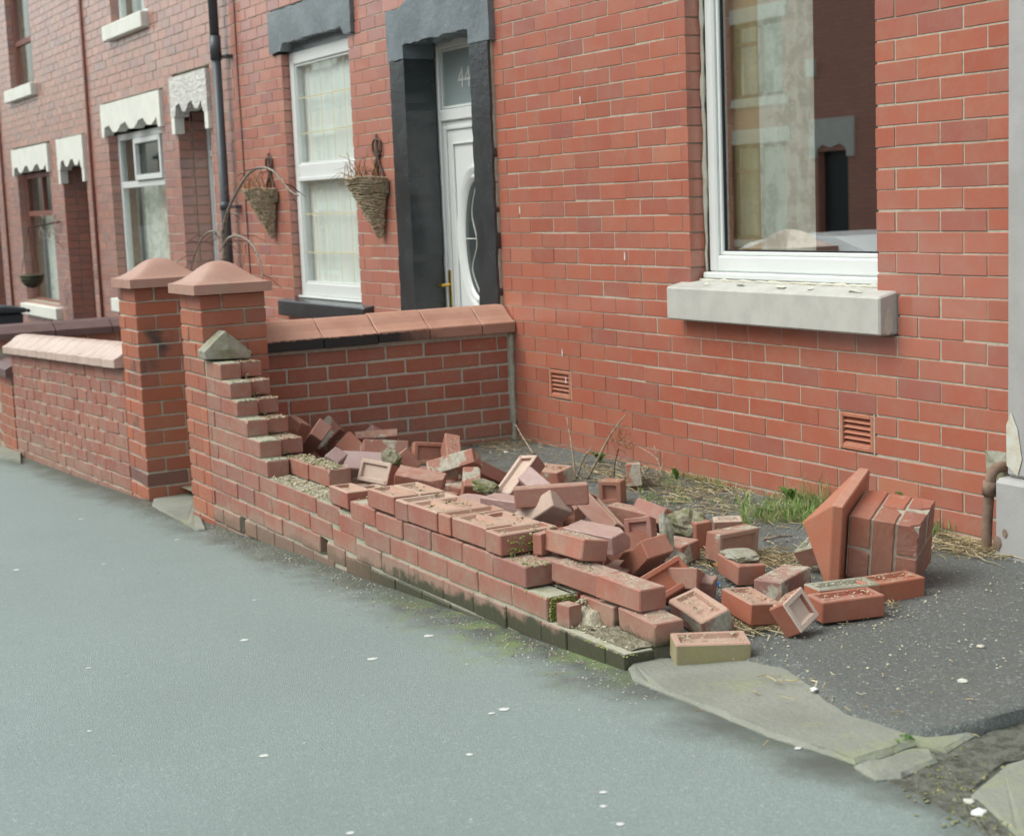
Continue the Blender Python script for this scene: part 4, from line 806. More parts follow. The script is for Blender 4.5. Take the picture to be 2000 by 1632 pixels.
POSES = {
'b1':((0.59, -1.417, -0.439),(-0.2509, 0.106, -0.8916, -0.3617),0.216,0),
'b2':((0.112, -1.165, -0.493),(-0.5875, -0.557, 0.0164, -0.5868),0.157,0),
'b3':((0.107, -1.273, -0.579),(0.79, -0.2589, 0.4215, 0.3622),0.108,0),
'b5':((1.023, -1.504, -0.488),(-0.4044, 0.2233, -0.8473, -0.2622),0.1,0),
'b6':((0.327, -1.099, -0.563),(-0.895, -0.3753, -0.241, 0.0046),0.199,0),
'b7':((0.921, -1.295, -0.534),(-0.8216, -0.3199, -0.2133, -0.4209),0.238,0),
'b8':((0.104, -0.868, -0.563),(-0.3941, -0.4806, -0.7707, -0.1406),0.194,0),
'b9':((1.165, -1.345, -0.535),(-0.1377, 0.1331, -0.5595, 0.8064),0.188,1),
'b10':((0.244, -0.945, -0.54),(-0.4547, -0.7063, -0.4497, -0.3037),0.216,0),
'b11':((0.842, -1.169, -0.49),(-0.5944, -0.0902, 0.2098, 0.7711),0.216,0),
'b12':((1.143, -1.048, -0.485),(0.4457, -0.4263, 0.4741, -0.6284),0.216,1),
'b13':((1.057, -1.16, -0.522),(0.0436, 0.181, 0.8731, -0.4506),0.216,0),
'b14':((1.589, -1.176, -0.463),(-0.366, -0.2075, 0.1254, 0.8985),0.216,0),
'b15':((1.304, -1.05, -0.478),(0.0589, -0.3084, -0.7153, -0.6243),0.216,0),
'b16':((1.987, -1.308, -0.514),(-0.3955, 0.1573, -0.7158, -0.5536),0.216,0),
'b17':((1.637, -1.388, -0.553),(-0.5454, -0.0111, -0.435, 0.7164),0.216,0),
'b19':((1.464, -1.059, -0.614),(0.0235, -0.0172, 0.0742, -0.9968),0.216,0),
'b20':((1.389, -0.929, -0.565),(-0.0139, 0.7845, -0.5437, 0.298),0.216,0),
'b24':((2.113, -1.149, -0.461),(0.7564, 0.2344, 0.2358, -0.5633),0.216,1),
'b25':((2.865, -1.435, -0.381),(0.5044, 0.028, -0.0232, -0.8627),0.258,0),
'b27':((1.335, -0.553, -0.614),(0.073, 0.0205, 0.0966, -0.9924),0.216,1),
'b28':((2.849, -1.476, -0.448),(-0.1605, -0.312, 0.1497, 0.9244),0.216,0),
'b29':((2.057, -1.089, -0.611),(0.2406, 0.0512, 0.0127, -0.9692),0.216,0),
'b30':((2.599, -1.305, -0.432),(0.1966, -0.1627, -0.4098, -0.8758),0.216,0),
'b31':((2.556, -1.043, -0.555),(0.1429, -0.2411, -0.2769, -0.9191),0.216,1),
'b32':((1.906, -0.581, -0.606),(-0.6221, -0.3285, -0.6371, 0.3151),0.1,1),
'b33':((1.647, -0.303, -0.6),(-0.2453, -0.1511, -0.67, -0.6842),0.216,0),
'b34':((2.544, -0.889, -0.597),(0.0905, -0.1696, 0.6865, -0.7013),0.216,0),
'b35':((2.632, -0.837, -0.571),(0.0148, 0.0278, 0.2845, 0.9582),0.216,0),
'b36':((2.903, -1.091, -0.553),(-0.2905, -0.5232, 0.2873, -0.7478),0.098,1),
'b37':((2.964, -1.168, -0.592),(0.5984, 0.1357, 0.2593, 0.7459),0.216,0),
'b38':((3.22, -1.282, -0.568),(-0.3054, -0.0211, -0.9498, -0.0643),0.216,0),
'b39':((3.509, -1.4, -0.58),(-0.7676, 0.2776, -0.2785, 0.5061),0.216,1),
'b40':((3.462, -1.283, -0.597),(-0.9202, 0.0587, 0.142, 0.3601),0.216,0),
'b41':((2.931, -0.99, -0.623),(-0.1177, 0.0061, -0.051, 0.9917),0.216,0),
'b43':((2.772, -0.775, -0.612),(-0.0585, 0.0669, 0.7172, -0.6912),0.216,0),
'b44':((3.066, -0.806, -0.605),(0.4343, 0.4523, 0.5802, 0.5199),0.216,1),
'b45':((3.364, -0.99, -0.618),(0.1049, 0.0368, 0.0181, 0.9936),0.169,0),
'b46':((3.547, -0.956, -0.637),(-0.5404, -0.0102, 0.0111, -0.8413),0.216,0),
'b47':((3.752, -1.244, -0.627),(-0.1012, -0.0096, -0.0423, -0.9939),0.216,1),
'b48':((3.979, -1.255, -0.599),(0.4276, 0.4007, 0.3468, 0.7324),0.107,1),
'b49':((3.445, -0.692, -0.57),(0.9559, 0.2402, -0.1645, 0.0397),0.216,1),
'b50a':((3.925, -1.013, -0.626),(0.7683, 0.0108, 0.01, 0.6399),0.216,1),
'b50b':((3.706, -0.861, -0.592),(0.2004, 0.9628, 0.1134, 0.1413),0.216,1),
'b50c':((3.808, -0.738, -0.635),(0.6697, -0.0147, 0.0163, -0.7424),0.216,1),
'b51':((3.995, -1.572, -0.652),(-0.8411, -0.0353, -0.0344, -0.5387),0.216,1),
'b52':((3.754, -1.434, -0.623),(0.0713, 0.0371, -0.1562, 0.9844),0.216,1),
'b54':((2.69, -0.57, -0.626),(0.1546, 0.4868, -0.088, 0.8552),0.042,1),
'w1':((3.329, -1.617, -0.456),(-0.0371, -0.0, 0.0866, 0.9956),0.216,0),
'w2':((3.674, -1.633, -0.537),(-0.0506, 0.024, 0.0204, 0.9982),0.216,0),
'w3':((3.441, -1.65, -0.531),(0.087, -0.0334, -0.0202, -0.9954),0.216,0),
'w4':((3.061, -1.682, -0.462),(-0.6306, -0.0254, -0.0366, -0.7749),0.216,1),
'w5':((3.785, -1.636, -0.614),(-0.0351, -0.0154, 0.0096, -0.9992),0.216,0),
}
def posed(name, parent, mats, frog, seed, chips=2, nm='brick'):
    c, q, L, fg = POSES[name]; me = brick_mesh(nm, L, .102, .068, mats, frog, .0035, .002, chips, seed)
    o = link(nm, me, parent); o.location = c; o.rotation_mode = 'QUATERNION'; o.rotation_quaternion = q; return o
for i, n in enumerate(('w1', 'w2', 'w3', 'w5')): posed(n, cw, ['wall'], False, 40+i)
wbrick(3.19, 3.235, 3, y0=YF+.10, w=.06, chips=2, rz=.3, dz=-.002)
wbrick(3.487, 3.555, 1, y0=YF+.015, w=.05, chips=3, rz=.15, dz=-.006)
wbrick(3.46, 3.66, 1, rear=True, chips=2); wbrick(3.25, 3.45, 1, rear=True, chips=1)
core.build('mortar', 'mortar_dark', cw)
# broken end of the old coping still standing against the pier
def lumpy(name, mat, parent, c, s, rot=(0, 0, 0), sub=3, amp=.25, fr_=2.2, seed=0, cut=None):
    bm = bmesh.new(); bmesh.ops.create_icosphere(bm, subdivisions=sub, radius=1)
    for v in bm.verts:
        p = v.co.copy(); k = 1+amp*noise.noise(p*fr_+Vector((seed*7.1, 3, seed)))+amp*.4*noise.noise(p*fr_*3+Vector((seed, 9, 1))); m_ = max(abs(p.x), abs(p.y), abs(p.z)); v.co = Vector(((p.x*.6+p.x/m_*.4)*s[0], (p.y*.6+p.y/m_*.4)*s[1], (p.z*.6+p.z/m_*.4)*s[2]))*k
    me = bpy.data.meshes.new(name); me.materials.append(MAT[mat]); bm.to_mesh(me); bm.free(); o = link(name, me, parent); o.location = c; o.rotation_euler = rot; return o
A_ = lambda x, y: (330+x/3.8867, 640+y/3.8867)
op = [atx(*A_(x, y), .285) for x, y in ((430, 25), (350, 100), (270, 185), (285, 240), (440, 236), (612, 228), (626, 180), (540, 110))]
m = MB(); n = len(op); vs = [tuple(p) for p in op]+[(.176, p.y, p.z) for p in op]; ctr = (.300, sum(p.y for p in op)/n, sum(p.z for p in op)/n)
m.add(vs+[ctr], [(i, (i+1) % n, n+(i+1) % n, n+i) for i in range(n)]+[((i+1) % n, i, 2*n) for i in range(n)]+[tuple(range(n, 2*n))]); m.build('coping_stump', 'concrete', cw)
# crumbs of mortar and moss lying on the broken tops
def onwall(x, y, k, e=.0): return (x, y, zk(k, x)+.076+e)
cr, ms, gm = [], [], []
for i in range(800): x = random.uniform(.99, 1.69); y = YF+random.uniform(.005, .11); cr.append(onwall(x, y, 1, .003+abs(rj(.012))*(1-abs(x-1.3))))
for i in range(500): x = random.uniform(.96, 1.42); y = YF+random.uniform(.12, .215); (cr if random.random() < .75 else ms).append(onwall(x, y, 2, .002+abs(rj(.008))))
for k, a, b in ((7, .2, .42), (6, .40, .55), (5, .54, .63), (4, .62, .75), (3, .72, .91), (2, .88, .98)):
    for i in range(90): x = random.uniform(a, b); (cr if random.random() < .6 else ms).append(onwall(x, YF+random.uniform(.01, .21), k, .001))
    for i in range(45): x = b-.06+rj(.04); ms.append(onwall(x, YF+.115+rj(.03), k-1, .004+abs(rj(.02))))
for i in range(700):
    x = random.uniform(1.7, 3.2); y = YF+random.uniform(.02, .2); k = 3 if x > 2.09 else 2
    if noise.noise(Vector((x*9, y*20, 2))) > .02: (cr if random.random() < .65 else ms).append(onwall(x, y, k, -.010 if random.random() < .7 else -.002))
for i in range(260): x = random.uniform(3.12, 3.46); (cr if random.random() < .4 else ms).append(onwall(x, YF+random.uniform(.01, .1), 2 if x < 3.33 else 1, -.002))
for i in range(420): x = 3.52+random.gauss(0, .06); y = YF+.09+random.gauss(0, .028); cr.append((x, y, zk(0, x)+.085+max(0, .07-abs(x-3.50)*.9-abs(y-YF-.1)*.6)))
for i in range(650): x = random.uniform(3.45, 3.87); cr.append(onwall(x, YF+random.uniform(.03, .2), 0, .0+abs(rj(.006)))) if i % 2 else ms.append(onwall(x, YF+random.uniform(.03, .2), 0, .0))
for nm, k in (('w1', 1), ('w2', 1), ('w3', 1), ('w5', 1)):
    c, q, L, _ = POSES[nm]; Q = Quaternion(q).to_matrix(); zz = max(range(3), key=lambda a: abs(Q[2][a])); sgn = 1 if Q[2][zz] > 0 else -1
    hs_ = (L/2, .051, .034)
    for i in range(110):
        l = [random.uniform(-.8, .8)*hs_[a] for a in range(3)]; l[zz] = sgn*hs_[zz]; cr.append(tuple(Vector(c)+Q @ Vector(l)))
for i in range(420): gm.append((3.449+abs(rj(.004)), YF+random.uniform(.012, .1), zk(1, 3.4)+random.uniform(.0, .075)))
for i in range(110): gm.append((3.170+abs(rj(.003)), YF+random.uniform(.02, .16), zk(3, 3.15)+random.uniform(.0, .06)))
for i in range(260): x = random.uniform(3.30, 3.56); gm.append(onwall(x, YF+random.uniform(.0, .10), 1 if x < 3.45 else 0, -.003))
for i in range(200): x = random.uniform(3.6, 3.9); gm.append(onwall(x, YF+random.uniform(.0, .05), 0, -.003))
for i in range(160): x = random.uniform(2.5, 3.1); gm.append(onwall(x, YF+.09+rj(.06), 3, -.012))
scatter_crumbs('mortar_crumbs', 'crumb', cr, cw, (.002, .0085), .45); scatter_crumbs('moss', 'mosscrumb', ms, cw, (.003, .010), .7); scatter_crumbs('moss', 'greenmoss', gm, cw, (.002, .008), .8)
def dustbed(xa, xb, ya, yb, k, e=.006):
    m = MB(); n1, n2 = 26, 8; vs = []
    for j in range(n2+1):
        for i in range(n1+1):
            u, v = i/n1, j/n2; x = xa+(xb-xa)*u; y = ya+(yb-ya)*v; ed = min(1, 6*min(u, 1-u))*min(1, 5*min(v, 1-v)); vs.append((x, y, zk(k, x)+.0735+(e+.010*noise.noise(Vector((x*26, y*26, 1))))*ed))
    m.add(vs, [(j*(n1+1)+i, j*(n1+1)+i+1, (j+1)*(n1+1)+i+1, (j+1)*(n1+1)+i) for j in range(n2) for i in range(n1)]); m.build('mortar_bed', 'dustbed', cw, True)
dustbed(.99, 1.68, YF+.02, YF+.115, 1); dustbed(.96, 1.41, YF+.12, YF+.212, 2, .004); dustbed(3.45, 3.6, YF+.06, YF+.13, 0, .05)
m = MB(); vs = []; NN = 30
for j in range(9):
    for i in range(NN+1):
        x = 3.455+.42*i/NN; y = YF+.035+.175*j/8; vs.append((x, y, zk(0, x)+.077+.012*noise.noise(Vector((x*30, y*30, 4)))*(0 if j == 0 else 1)+.004+.012*j/8))
m.add(vs, [(j*(NN+1)+i, j*(NN+1)+i+1, (j+1)*(NN+1)+i+1, (j+1)*(NN+1)+i) for j in range(8) for i in range(NN)]); m.build('mortar_bed', 'soil', cw, True)
# ================================================================== FALLEN BRICKS
RUB = {  # label, mats, chips
'b1': ('fallen brick end tipped up highest in the heap below the stepped wall', ['loose'], 3), 'b2': ('brown fallen brick slanting behind the tipped-up brick end', ['loosemortar'], 3),
'b3': ('pale red bat leaning against the lowest wall step', ['loose'], 3), 'b5': ('blue-grey brick end in the heap, over the mossy pair of wall bricks', ['blue'], 1),
'b6': ('pink smooth-faced brick lying askew behind the long dark-edged brick', ['loose'], 2), 'b7': ('long fallen brick with a dark top edge in the heap', ['blue'], 2),
'b8': ('slate-blue brick lying across the heap near the dividing wall', ['blue'], 1), 'b9': ('fallen brick showing a frog smeared with white mortar', ['loose', 'bedpale'], 2),
'b10': ('pink brick lying flat along the foot of the dividing wall', ['loosemortar'], 1), 'b11': ('half hidden fallen brick between slate-blue and standing frogged bricks', ['loosemortar'], 1),
'b12': ('fallen brick standing on edge with its whole frog facing the road', ['loose', 'loose'], 1), 'b13': ('dark red brick end turned diamond-wise in the heap', ['loose'], 1),
'b14': ('long smooth red brick leaning across the standing frogged brick', ['loosemortar'], 1), 'b15': ('small upright bat propped against the long leaning red brick', ['loose'], 3),
'b16': ('bat half buried behind the small upright bat', ['loosemortar'], 2), 'b17': ('brick corner poking up behind the frogged wall top', ['loose'], 2),
'b19': ('fallen brick with moss on its flat top just inside the wall', ['loosemortar'], 2), 'b20': ('salmon brick lying flat under the pale frogged leaning brick', ['loose'], 1),
'b24': ('pale limed brick with a long frog, leaning upright in the middle of the heap', ['loose', 'bedpale'], 3), 'b25': ('long fallen brick with purple-grey edge lying level across the heap', ['loose'], 1),
'b27': ('frogged brick lying on the yard behind the leaning pale brick', ['loosemortar', 'bed'], 1), 'b28': ('brick with a corner pointing up and pale mortar on one face', ['bedpale', 'loose'], 2),
'b29': ('pink bat wedged behind the wall top below the corner-up brick', ['loose'], 1), 'b30': ('purplish bat leaning beside the corner-up brick', ['blue'], 2),
'b31': ('large smooth pink brick tilted steeply in the heap', ['loose', 'bed'], 2), 'b32': ('broken half brick standing upright showing an arched frog', ['side', 'side'], 3),
'b33': ('small red bat standing alone near the house wall', ['loosemortar'], 2), 'b34': ('long pink-edged brick slanting down towards the house', ['loose'], 1),
'b35': ('grey-topped brick with bright orange end beside the mortar shard', ['loose'], 1), 'b36': ('brick leaning with a half-moon of its frog showing', ['loosemortar', 'loose'], 2),
'b37': ('orange brick tilted over the end of the wall', ['loose'], 2), 'b38': ('brown brick tipped on edge with a green mossy underside', ['side'], 1),
'b39': ('frogged orange brick propped at a slant behind the last wall bricks', ['pier', 'pier'], 1), 'b40': ('fallen brick half hidden behind the slanting frogged orange brick', ['loose'], 1),
'b41': ('salmon brick with mortar crust beneath the mortar shard', ['loosemortar'], 3), 'b43': ('orange brick on end with a mossy mortar side', ['pier'], 2),
'b44': ('brick on edge with a lichen-speckled frog, alone on the yard', ['loosemortar', 'bed'], 1), 'b45': ('brick capped with a slab of grey mortar', ['loose'], 1),
'b46': ('tilted brown brick next to the mortar-capped brick', ['loosemortar'], 1), 'b47': ('orange brick with gritty frog facing up, in front of the mortar-capped brick', ['pier', 'bed'], 1),
'b48': ('broken brick tipped on its corner with a whitish face', ['pier', 'bedpale'], 1), 'b49': ('brick wedged under the fallen pier cap', ['loose', 'concrete'], 1),
'b50a': ('soot-stained brick with an empty frog, foremost of three by the fallen pier', ['pier', 'pier'], 1), 'b50b': ('flat frogged brick with a grey filled frog between two others', ['pier', 'concrete'], 1),
'b50c': ('frogged brick lying against the foot of the fallen pier', ['pier', 'pier'], 1), 'b51': ('green algae-covered brick lying on the threshold slab', ['green', 'bed'], 1),
'b52': ('greyish frogged brick tilted between wall end and green brick', ['loosemortar', 'bed'], 2), 'b54': ('pale bat lying in the grass with a shallow frog', ['loosemortar', 'bedpale'], 2)}
def flat_pose(name, pa, pb, zt, L, side=1.):     # brick lying flat: far top edge runs from pa to pb
    a, b = atz(*pa, zt), atz(*pb, zt); d = (b-a).normalized(); n = Vector((-d.y, d.x, 0))*side; c = a+d*L/2-n*.051-Vector((0, 0, .034)); an = math.atan2(d.y, d.x)
    POSES[name] = (tuple(c), (math.cos(an/2), 0, 0, math.sin(an/2)), L, 1)
r8 = lambda x, y: (1560+x/4.8, 900+y/4.8); r7 = lambda x, y: (1360+x/6.8, 1000+y/6.8)
flat_pose('b50b', r8(45, 1150), r8(520, 1093), -.598, .216); flat_pose('b54', r7(215, 52), r7(525, 45), -.605, .11)
GB = 'bricks fallen from the garden wall'
for i, (n, (lab, mats, ch)) in enumerate(RUB.items()):
    o = posed(n, None, mats, POSES[n][3], 100+i*3, ch, 'fallen_brick'); tag(o, lab, 'brick', GB)
def loose(name, c, eul, L, mats, lab, frog=False, ch=2, seed=5):
    me = brick_mesh('fallen_brick', L, .102, .068, mats, frog, .0035, .002, ch, seed, rough=.0016); o = link('fallen_brick', me); o.location = c; o.rotation_euler = eul; return tag(o, lab, 'brick', GB)
def px_on(u, v, y): return aty(u, v, y)
p = px_on(578, 838, -1.42); loose('x', (p.x, p.y, p.z), (1.2, .3, .2), .12, ['loose'], 'red bat leaning behind the wall steps against the dividing wall', ch=3, seed=61)
p = px_on(603, 838, -1.20); loose('x', (p.x, p.y, p.z), (.5, .9, .4), .2, ['side'], 'dark brown brick sloping behind the tipped-up brick end', seed=62)
p = px_on(1000, 980, -1.42); loose('x', (p.x, p.y, p.z-.02), (0, .05, .5), .216, ['blue'], 'purple mottled brick end below the pale leaning brick', seed=63)
p = px_on(935, 975, -1.45); loose('x', (p.x, p.y, p.z-.03), (.05, 0, .3), .216, ['blue'], 'slate coloured brick just showing behind the frogged wall top', ch=1, seed=64)
p = px_on(1085, 940, -1.0); loose('x', (p.x, p.y, -.60), (.1, .1, .6), .216, ['loose'], 'pink brick lying behind the level purple-edged brick', seed=65)
p = px_on(985, 915, -.9); loose('x', (p.x, p.y, -.635), (0, .08, 1.2), .216, ['blue'], 'brick lying flat on the yard behind the leaning pale brick, grey topped', seed=66)
p = px_on(820, 925, -1.38); loose('x', (p.x, p.y, p.z-.03), (.3, .2, .9), .2, ['loose'], 'red bat between the diamond-wise brick and the wall top', ch=3, seed=67)
p = px_on(1165, 1030, -1.4); loose('x', (p.x, p.y, p.z-.035), (.1, .05, .35), .216, ['blue'], 'purple brick lying behind the loose brick at the wall end', seed=68)
p = px_on(1330, 1075, -1.28); loose('x', (p.x, p.y, -.62), (.0, .1, .8), .216, ['loose'], 'brick buried under the tipped brown and orange bricks', seed=69)
for i, (x, y, a) in enumerate([(.35, -1.35, .3), (.62, -1.18, 1.1), (.55, -1.45, 2.), (.95, -1.42, .5), (1.0, -1.2, 1.9), (1.35, -1.42, .1), (1.42, -1.2, .9), (1.75, -1.38, 2.3), (1.75, -1.15, .4), (2.1, -1.38, 1.2), (2.15, -1.1, .2), (2.5, -1.38, .7), (2.5, -1.12, 1.7), (2.85, -1.35, .2), (2.85, -1.1, 1.1), (3.15, -1.35, 2.2), (1.2, -1.0, .5), (.8, -1.0, 1.4)]):
    o = loose('x', (x, y, yard_z(x, y)+.035), (0, rj(.08), a), .216, [random.choice(('loose', 'loosemortar', 'side'))], 'brick in the bottom layer of the heap, buried under the tumbled ones', ch=1, seed=200+i)
def shard(name, lab, c, s, rot, seed, mat='concrete', amp=.3, cat='mortar'):
    return tag(lumpy(name, mat, None, c, s, rot, 3, amp, 2., seed), lab, cat)
p = px_on(1302, 1050, -1.18); shard('mortar_shard', 'upright grey mortar shard standing among the tumbled bricks', p, (.022, .02, .085), (0, -.18, 0), 1)
p = px_on(1318, 1090, -1.16); shard('mortar_lump', 'crusty mortar lump at the foot of the upright shard', p, (.05, .03, .022), (.2, .3, .4), 2)
p = px_on(765, 893, -1.3); shard('mortar_lump', 'mossy mortar lump between white-frogged and diamond-wise bricks', p, (.05, .03, .032), (.2, .6, .4), 3, 'mosslump')
p = px_on(945, 950, -1.3); shard('mortar_lump', 'mossy crust of mortar beside the salmon flat brick', p, (.06, .04, .022), (.1, .3, .4), 4, 'mosslump')
p = px_on(1069, 1012, -1.42); shard('mortar_lump', 'round brown mortar ball behind the wall top', p, (.018, .018, .018), (0, 0, 0), 5, 'mosslump', .15)
p = px_on(1343, 1020, -.80); shard('mortar_lump', 'big mossy lump of mortar behind the grey-topped brick', p+Vector((0, 0, -.01)), (.07, .06, .055), (.1, .2, .5), 6, 'mosslump', .45)
Q = Quaternion(POSES['b45'][1]).to_matrix(); a_ = max(range(3), key=lambda a: abs(Q[2][a])); c45 = Vector(POSES['b45'][0]); tb = c45.z+(.034 if a_ == 2 else .051)
p = px_on(1360+520/6.8, 1000+600/6.8, c45.y+.0); shard('mortar_slab', 'flat grey mortar slab on top of a fallen brick', (c45.x-.01, c45.y+.01, tb+.011), (.078, .052, .014), (0, 0, math.atan2(Q[1][0], Q[0][0])), 7, 'concrete', .22)
for i in range(46):
    x, y = random.uniform(.4, 3.6), random.uniform(-1.5, -.85); s_ = random.uniform(.010, .024); tag(lumpy('mortar_fragment', random.choice(('concrete', 'mosslump', 'mortar')), None, (x, y, yard_z(x, y)+s_*.5), (s_, s_*random.uniform(.6, .9), s_*random.uniform(.4, .7)), (rj(.4), rj(.4), rj(3)), 2, .4, 2, 50+i), 'small broken mortar fragment lying between the fallen bricks', 'mortar', 'mortar fragments among the fallen bricks')
# ---- toppled end pier with its pyramid cap
fpz = thing('fallen_gate_pier', 'toppled gate pier lying on its side with a pyramid cap', 'pier')
C0 = Vector((3.841, -.627, -.448)); AL, AW, AH = Vector((-.813, -.568, .125)), Vector((-.226, .111, -.968)), Vector((-.536, .815, .218))
FR = Matrix((AL, AW, AH)).transposed().to_4x4()
def inpier(o, l, wv, h): FRm = FR.copy(); FRm.translation = C0+AL*l+AW*wv+AH*h; return FRm
def pbrick(l0, l1, w0, w1, h0, h1, sd):
    dims = sorted([(l1-l0, 0), (w1-w0, 1), (h1-h0, 2)], reverse=True)
    me = brick_mesh('brick', l1-l0, w1-w0, h1-h0, ['side'], False, .003, .0015, 2, sd, rough=.0012); o = link('brick', me, fpz); o.matrix_local = inpier(o, (l0+l1)/2, (w0+w1)/2, (h0+h1)/2); return o
c3 = .0787
for k in range(3):
    a, b = k*c3+.004, (k+1)*c3-.004
    if k % 2 == 0:
        pbrick(a, b, 0, .110, 0 if k == 2 else -.0, .110 if k == 0 else .224, 300+k); pbrick(a, b, .118, .228, 0, .224, 310+k)
        if k == 0: pbrick(a, b, .0, .11, .14, .224, 320)
    else:
        pbrick(a, b, 0, .228, 0, .110, 330+k); pbrick(a, b, 0, .228, .118, .224, 340+k)
m = MB(); m.box(.006, .236, .006, .222, .006, .218); mo = m.build('mortar', 'mortar', fpz); mo.matrix_local = inpier(mo, 0, 0, 0)
m = MB(); s0, s1, e = -.05, .278, .0; t0, t1 = .242, .278
vs = [(t0, s0, s0), (t0, s1, s0), (t0, s1, s1), (t0, s0, s1), (t1, s0, s0), (t1, s1, s0), (t1, s1, s1), (t1, s0, s1), (t1+.145, .114, .114)]
m.add(vs, [(0, 1, 2, 3), (0, 4, 5, 1), (1, 5, 6, 2), (2, 6, 7, 3), (3, 7, 4, 0), (4, 8, 5), (5, 8, 6), (6, 8, 7), (7, 8, 4)]); co = m.build('pier_cap', 'capred', fpz, False, .004); co.matrix_local = inpier(co, 0, 0, 0)
# ================================================================== PLANTS, STRAW, LITTER
def stems(name, lab, cat, lines, mat, radius=.004, parts='stem', group=None):
    t = thing(name, lab, cat, group)
    for pts in lines: MB().tube(curve_pts(pts, 5), [radius*(1-.55*i/(len(curve_pts(pts, 5))-1)) for i in range(len(curve_pts(pts, 5)))], 6).build(parts, mat, t, True)
    return t
def stem_px(px, lean=0.):
    b = yard_at(*px[0]); return [tuple(aty(u, v, b.y+lean*i)) for i, (u, v) in enumerate(px)]
stems('dead_plant', 'three bare dead stems rising behind the level purple-edged brick', 'plant', [stem_px([(1124, 938), (1118, 880), (1107, 815)]), stem_px([(1147, 936), (1180, 872), (1195, 845), (1222, 810)]), stem_px([(1126, 934), (1140, 895), (1156, 874)])], 'deadtwig', .0062)
stems('dead_plant', 'dry stem leaning against the foot of the dividing wall corner', 'plant', [stem_px([(1042, 886), (1025, 860), (1006, 828)])], 'deadtwig', .005)
b = yard_at(1268, 950); stems('dead_weed', 'pale branching dead weed against the house wall', 'plant', [[tuple(aty(u, v, b.y)) for u, v in L_] for L_ in ([(1268, 950), (1290, 928), (1285, 900), (1270, 885), (1248, 872)], [(1288, 930), (1296, 905), (1293, 880)], [(1286, 902), (1282, 885), (1278, 870)], [(1280, 945), (1262, 925), (1255, 912)])], 'deadtwig', .003)
dw = thing('dead_weed', 'brown dried seed head on a thin stalk by the house wall', 'plant'); b = yard_at(1199, 935)
MB().tube([tuple(aty(u, v, b.y)) for u, v in ((1199, 935), (1201, 905), (1208, 875))], .0025, 5).build('stem', 'iron', dw)
m = MB()
for i in range(90):
    u, v = 1215+random.gauss(0, 11), 858+random.gauss(0, 14); p = aty(u, v, b.y+rj(.05)); q = p+Vector((rj(.03), rj(.03), rj(.02))); m.tube([p, (p+q)/2+Vector((rj(.01), 0, rj(.01))), q], .0012, 3)
tag(m.build('seed_head', 'leafdead', dw), kind='stuff')
def blades(name, lab, n, region, hgt, mat, spread=.5, gz=yard_at, w=.0035):
    m = MB()
    for i in range(n):
        while True:
            u, v = random.uniform(*region[0]), random.uniform(*region[1])
            if noise.noise(Vector((u*.02, v*.05, 0))) > -.2: break
        b = gz(u, v); a = random.uniform(0, 6.28); L = random.uniform(*hgt); d = Vector((math.cos(a), math.sin(a), 0))*random.uniform(.1, spread)*L; s = Vector((-math.sin(a), math.cos(a), 0))*w*random.uniform(.6, 1.2)
        b.y = min(b.y, -.015); p1, p2 = b+d*.35+Vector((0, 0, L*.6)), b+d*1.3+Vector((0, 0, L*random.uniform(.7, 1)))
        if p2.y > -.006: p2.y = -.006
        if p1.y > -.006: p1.y = -.006
        m.add([b-s, b+s, p1+s*.7, p1-s*.7, p2], [(0, 1, 2, 3), (3, 2, 4)])
    return tag(m.build(name, mat), lab, 'grass', kind='stuff')
blades('grass', 'clump of green grass in front of the house wall by the fallen pier', 1700, ((1450, 1650), (980, 1034)), (.02, .085), 'grass', 1.1, w=.0026)
blades('grass', 'tall thin grass blades against the house wall behind the pier cap', 45, ((1560, 1660), (985, 1002)), (.08, .19), 'grass', .35, w=.002)
blades('grass', 'sparse grass sprigs at the foot of the house wall', 260, ((1250, 1460), (925, 990)), (.015, .05), 'grass', .8)
blades('grass', 'few grass blades between fallen pier and rusty pipe', 50, ((1815, 1900), (1028, 1052)), (.03, .09), 'grass', .8)
def weed(lab, u, v, n, size, up=.6):
    t = thing('weed', lab, 'weed', 'weeds at the foot of the house wall'); b = yard_at(u, v); b.y = min(b.y, -.03)
    for i in range(n):
        a = math.pi+random.uniform(.0, math.pi); L = size*random.uniform(.6, 1.2); d = Vector((math.cos(a), math.sin(a)*.6, 0)); s = Vector((-d.y, d.x, 0)).normalized()*L*.17; m = MB(); vs = []
        for k in range(6): f = k/5; c = b+d*L*f*.8+Vector((0, 0, L*up*math.sin(f*2.0))); c.y = min(c.y, -.006-.001*k); wd = math.sin(math.pi*min(1, f*.92+.05))*(1+.25*math.sin(k*3+i)); vs += [c-s*wd, c+Vector((0, 0, -.004)), c+s*wd]
        m.add(vs, [(3*k+j, 3*k+j+1, 3*k+4+j, 3*k+3+j) for k in range(5) for j in range(2)]); m.build('leaf', 'weed', t, True)
weed('leafy green weed behind the dead stems', 1172, 903, 11, .085); weed('small weed with a pale round leaf at the wall foot', 1322, 938, 6, .06, .9)
weed('leafy weed between grass clump and house wall', 1545, 985, 9, .085, .8); weed('dock leaves rising behind the fallen pier', 1742, 996, 6, .07, 1.); weed('single broad leaf beside the fallen pier', 1812, 1030, 2, .10, 1.3); weed('low weed where house wall meets the fallen pier', 1830, 1042, 6, .05)
weed('broad leaved weed among the grass clump', 1495, 1010, 7, .06, .6)
flatg = lambda px: ground_at(*px, .014)
wd_ = thing('weed', 'tiny weed in the crack of the threshold slab', 'weed'); m = MB()
for i in range(14): b = ground_at(1766+rj(14), 1446+rj(5), .014); m.add([b+Vector((rj(.012), rj(.012), .004+abs(rj(.012)))) for _ in range(3)], [(0, 1, 2)])
